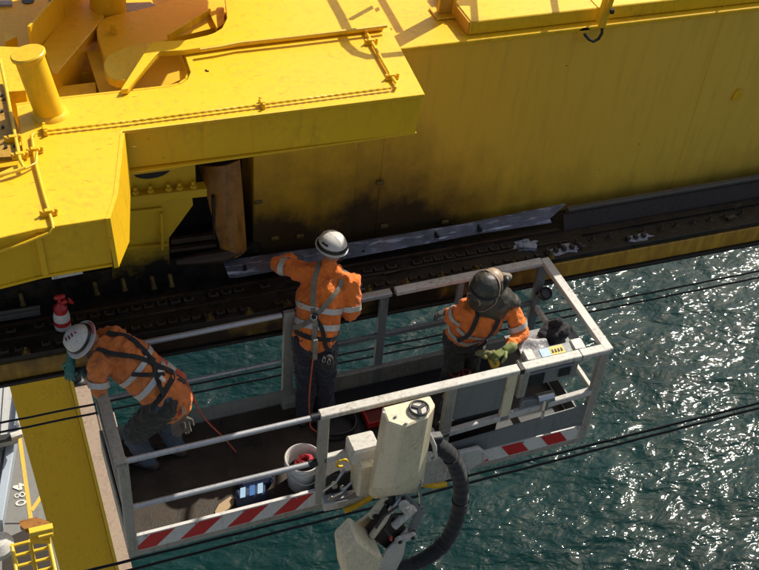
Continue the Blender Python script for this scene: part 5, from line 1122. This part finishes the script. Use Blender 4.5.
# ---------------------------------------------------------------- right worker in a welding hood, facing us
pr_ = thing('person', 'worker in dark olive hood and yellow-green gloves facing us at the right', 'person', (3.25,.85,0), 'workers in orange hi-vis shirts', BM)
pel, che, nek, hd_ = V((3.16,.70,.90)), V((3.18,.55,1.20)), V((3.22,.52,1.42)), V((3.19,.50,1.60))
fw_ = V((-.22,-.95,0)).normalized(); sv = V((.95,-.22,0)).normalized()          # sv towards viewer's right = his left
RS, LS = nek-sv*.185-V((0,0,.06)), nek+sv*.195-V((0,0,.06))
RE, RH = V((2.96,.66,1.17)), V((2.961,0.704,1.22)); LE, LH = V((3.489,0.355,1.14)), V((3.293,0.204,1.15))
hL, hR = pel+sv*.09-V((0,0,.03)), pel-sv*.09-V((0,0,.03)); fL, fR = V((3.40,.92,.08)), V((3.16,.90,.08)); kL, kR = V((3.30,.78,.50)), V((3.12,.74,.48))
hup = V((-.10,-.30,1)); hfw = V((-.92,-.40,-.30))
body = [([pel, mid(pel,che), che, nek-V((0,0,.06))], [(.12,.08),(.11,.07),(.13,.08),(.10,.06)], dict(side=sv)), ([nek-V((0,0,.05)), hd_-V((0,0,.05))], [.055,.055]),
        ([LS, LE, LH], [.036,.032,.026]), ([RS, RE, RH], [.036,.032,.026]), ([hL, kL, fL], [.08,.052,.04]), ([hR, kR, fR], [.08,.052,.04])]+head_chains(hd_, hup, hfw)
blob('body', body, .009, M['skin'], pr_, smooth=3)
sh, bv = blob('shirt', [([pel+V((0,0,.02)), mid(pel,che,.5), che, nek-V((0,0,.07)), nek-V((0,0,.01))], [(.190,.138),(.188,.140),(.212,.155),(.185,.115),(.075,.065)], dict(side=sv)),
    ([nek+sv*.05-V((0,0,.05)), LS, mid(LS,LE), LE, mid(LE,LH,.85)], [.085,.088,.076,.068,.052]), ([nek-sv*.05-V((0,0,.05)), RS, mid(RS,RE), RE, mid(RE,RH,.75)], [.085,.084,.070,.062,.046])],
    .010, M['hivis'], pr_, smooth=6, wrinkle=.018, freq=8, stretch=(1,1,.7), seed=55)
tx = (che-pel).normalized()
band(bv, mid(pel,che,.30), tx, .048, M['tape'], pr_, maxr=.26, side=sv); band(bv, mid(pel,che,.85), tx, .048, M['tape'], pr_, maxr=.26, side=sv)
band(bv, mid(LS,LE,.70), LE-LS, .048, M['tape'], pr_, maxr=.12); band(bv, mid(RS,RE,.6), RE-RS, .045, M['tape'], pr_, maxr=.12)
ff = fw_*.17
strap(bv, [nek+sv*.10+V((0,0,.0)), nek+sv*.09+ff*.7-V((0,0,.10)), mid(pel,che,.7)+ff+sv*.07, mid(pel,che,.2)+ff+sv*.09], .04, M['strap_black'], pr_)
strap(bv, [nek-sv*.12+V((0,0,.0)), nek-sv*.12+ff*.7-V((0,0,.10)), mid(pel,che,.7)+ff-sv*.12, mid(pel,che,.2)+ff*.8-sv*.15], .04, M['strap_black'], pr_)
tr_, tbv = blob('trousers', [([pel+V((0,0,.04)), pel-V((0,0,.06))], [(.165,.125),(.18,.135)], dict(side=sv)), ([hL, kL, fL+V((0,0,.03))], [.115,.085,.074]), ([hR, kR, fR+V((0,0,.03))], [.115,.085,.074])], .010, M['oliv_cloth'], pr_, smooth=5, wrinkle=.015, freq=9, seed=61)
boot(fL, fL+fw_, pr_); boot(fR, fR+fw_, pr_)
glove(RH, (-.6,.2,-.3), (.1,-.3,-1), M['grime_glove'], pr_, curl=.5, cuff=.05)
m = B(); q_ = RH+V((.05,-.02,0)); m.cyl(q_, q_+V((.05,-.03,.02)), .048, seg=16); m.build('cuff', M['tape'], pr_)
glove(LH+V((-.02,-.005,0)), (-.9,-.15,-.15), (-.1,-.3,-1), M['yg_glove'], pr_, curl=1.0, left=True, cuff=.06, s=1.15, spread=.01)
tl = thing('hand_tool', 'yellow khaki hand tool sleeve held by the hooded worker', 'hand tool', V((3.228,0.258,1.08)), None, BM)
c = V((3.199,0.222,1.1)); m = B(); m.chain([c+V((-.02,.01,.01)), c+V((-.025,.0,-.05)), c+V((.0,-.02,-.14))], [.026,.034,.034]); m.build('sleeve', M['khaki'], tl)
m = B(); m.cyl(c+V((-.03,.0,-.03)), c+V((.0,-.02,-.11)), .043, seg=14); m.build('grip', M['label_yellow'], tl)
blob('nozzle_wrap', [([c+V((-.15,.05,.0)), c+V((-.10,.03,.015)), c+V((-.04,.01,.0))], [.022,.030,.030]), ([c+V((-.12,.06,.0)), c+V((-.10,.0,.0))], [.02,.025])], .006, M['khaki'], tl, smooth=2, wrinkle=.006, freq=30)
# hood: shell over the face, draped cowl, tan crown, straps
ho = thing('welding_hood', 'dark olive welding hood with tan crown and draped cowl on the right worker', 'welding hood', hd_, None, BM)
hc = hd_+V((-.035,-.01,.02)); up_ = hup.normalized(); hf = (hfw-up_*hfw.dot(up_)).normalized(); hs_ = hf.cross(up_)
shell, hbv = blob('hood_shell', [([hc-up_*.03+hf*.02, hc+up_*.06+hf*.01], [(.140,.155),(.124,.142)], dict(side=hs_)), ([hc-up_*.10+hf*.055, hc-up_*.0+hf*.05], [(.11,.115),(.130,.128)], dict(side=hs_))], .008, M['olive'], ho, smooth=4, wrinkle=.003, freq=10)
cowl, cbv = blob('cowl', [([hc-hf*.02-up_*.06, nek-V((0,0,.0))+V((.04,-.01,0)), nek-V((0,0,.035))+V((.05,-.01,0))], [(.135,.135),(.190,.150),(.165,.135)], dict(side=sv)), ([nek+sv*.08+V((0,0,.0)), nek+sv*.19-V((0,0,.0))+V((0,.0,-.01))], [.10,.085])], .009, M['olive'], ho, smooth=5, wrinkle=.008, freq=7, seed=12)
tc = hc+up_*.135-hf*.058+hs_*.0; 
m = B(); m.lathe(tc-up_*.03, (up_*.9-hf*.25), [(.088,-.02),(.086,.01),(.074,.038),(.052,.060),(.024,.070),(.0,.072)], 24); m.build('crown', M['tan_dome'], ho, smooth=60)
def ringstrap(c0, ax, r, w_, mat, name):
    m = B(); c0, ax = V(c0), V(ax).normalized(); sd = ax.orthogonal().normalized(); u = ax.cross(sd); rows = []
    for k in range(40):
        dr = sd*math.cos(k*.15708)+u*math.sin(k*.15708); h = hbv.ray_cast(c0, dr, .4); rr = ((h[0]-c0).length if h[0] is not None else r)+.004
        rows.append([c0+dr*rr-ax*w_, c0+dr*rr+ax*w_, c0+dr*(rr+.007)+ax*w_, c0+dr*(rr+.007)-ax*w_])
    m.rings(rows, closed=True); m.build(name, mat, ho, smooth=60)
ringstrap(hc+hf*.03, hf*.8+up_*.35, .13, .006, M['tan_dome'], 'face_seal')
ringstrap(hc-hf*.035, hf*.9+up_*.25, .13, .011, M['strap_black'], 'head_strap')
ringstrap(hc+up_*.03, up_*.95-hf*.25, .13, .009, M['strap_black'], 'head_strap')
e1 = hc+V((.135,-.01,.035))
m = B(); m.chain([e1-V((.0,0,.03)), e1+V((.03,0,.03))], [(.035,.05),(.03,.045)], (1,0,0)); m.build('filter_pod', M['black'], ho)
m = B(); m.chain([e1+V((.02,.05,.03)), e1+V((.08,.05,.0))], [(.03,.03),(.035,.03)], (1,0,0)); m.build('filter_cap', M['strap'], ho)

c = hc+hf*.155-up_*.0+hs_*.0; m = B(); m.chain([c-hs_*.035, c+hs_*.035], [(.035,.018),(.035,.018)], up_); m.build('visor', M['dark'], ho)
m = B(); m.tube([hc+hf*(.152)+hs_*.07*math.cos(a*.3927)+up_*(.055*math.sin(a*.3927)) for a in range(16)], .006, 8, closed=True); m.build('visor_frame', M['tan_dome'], ho)
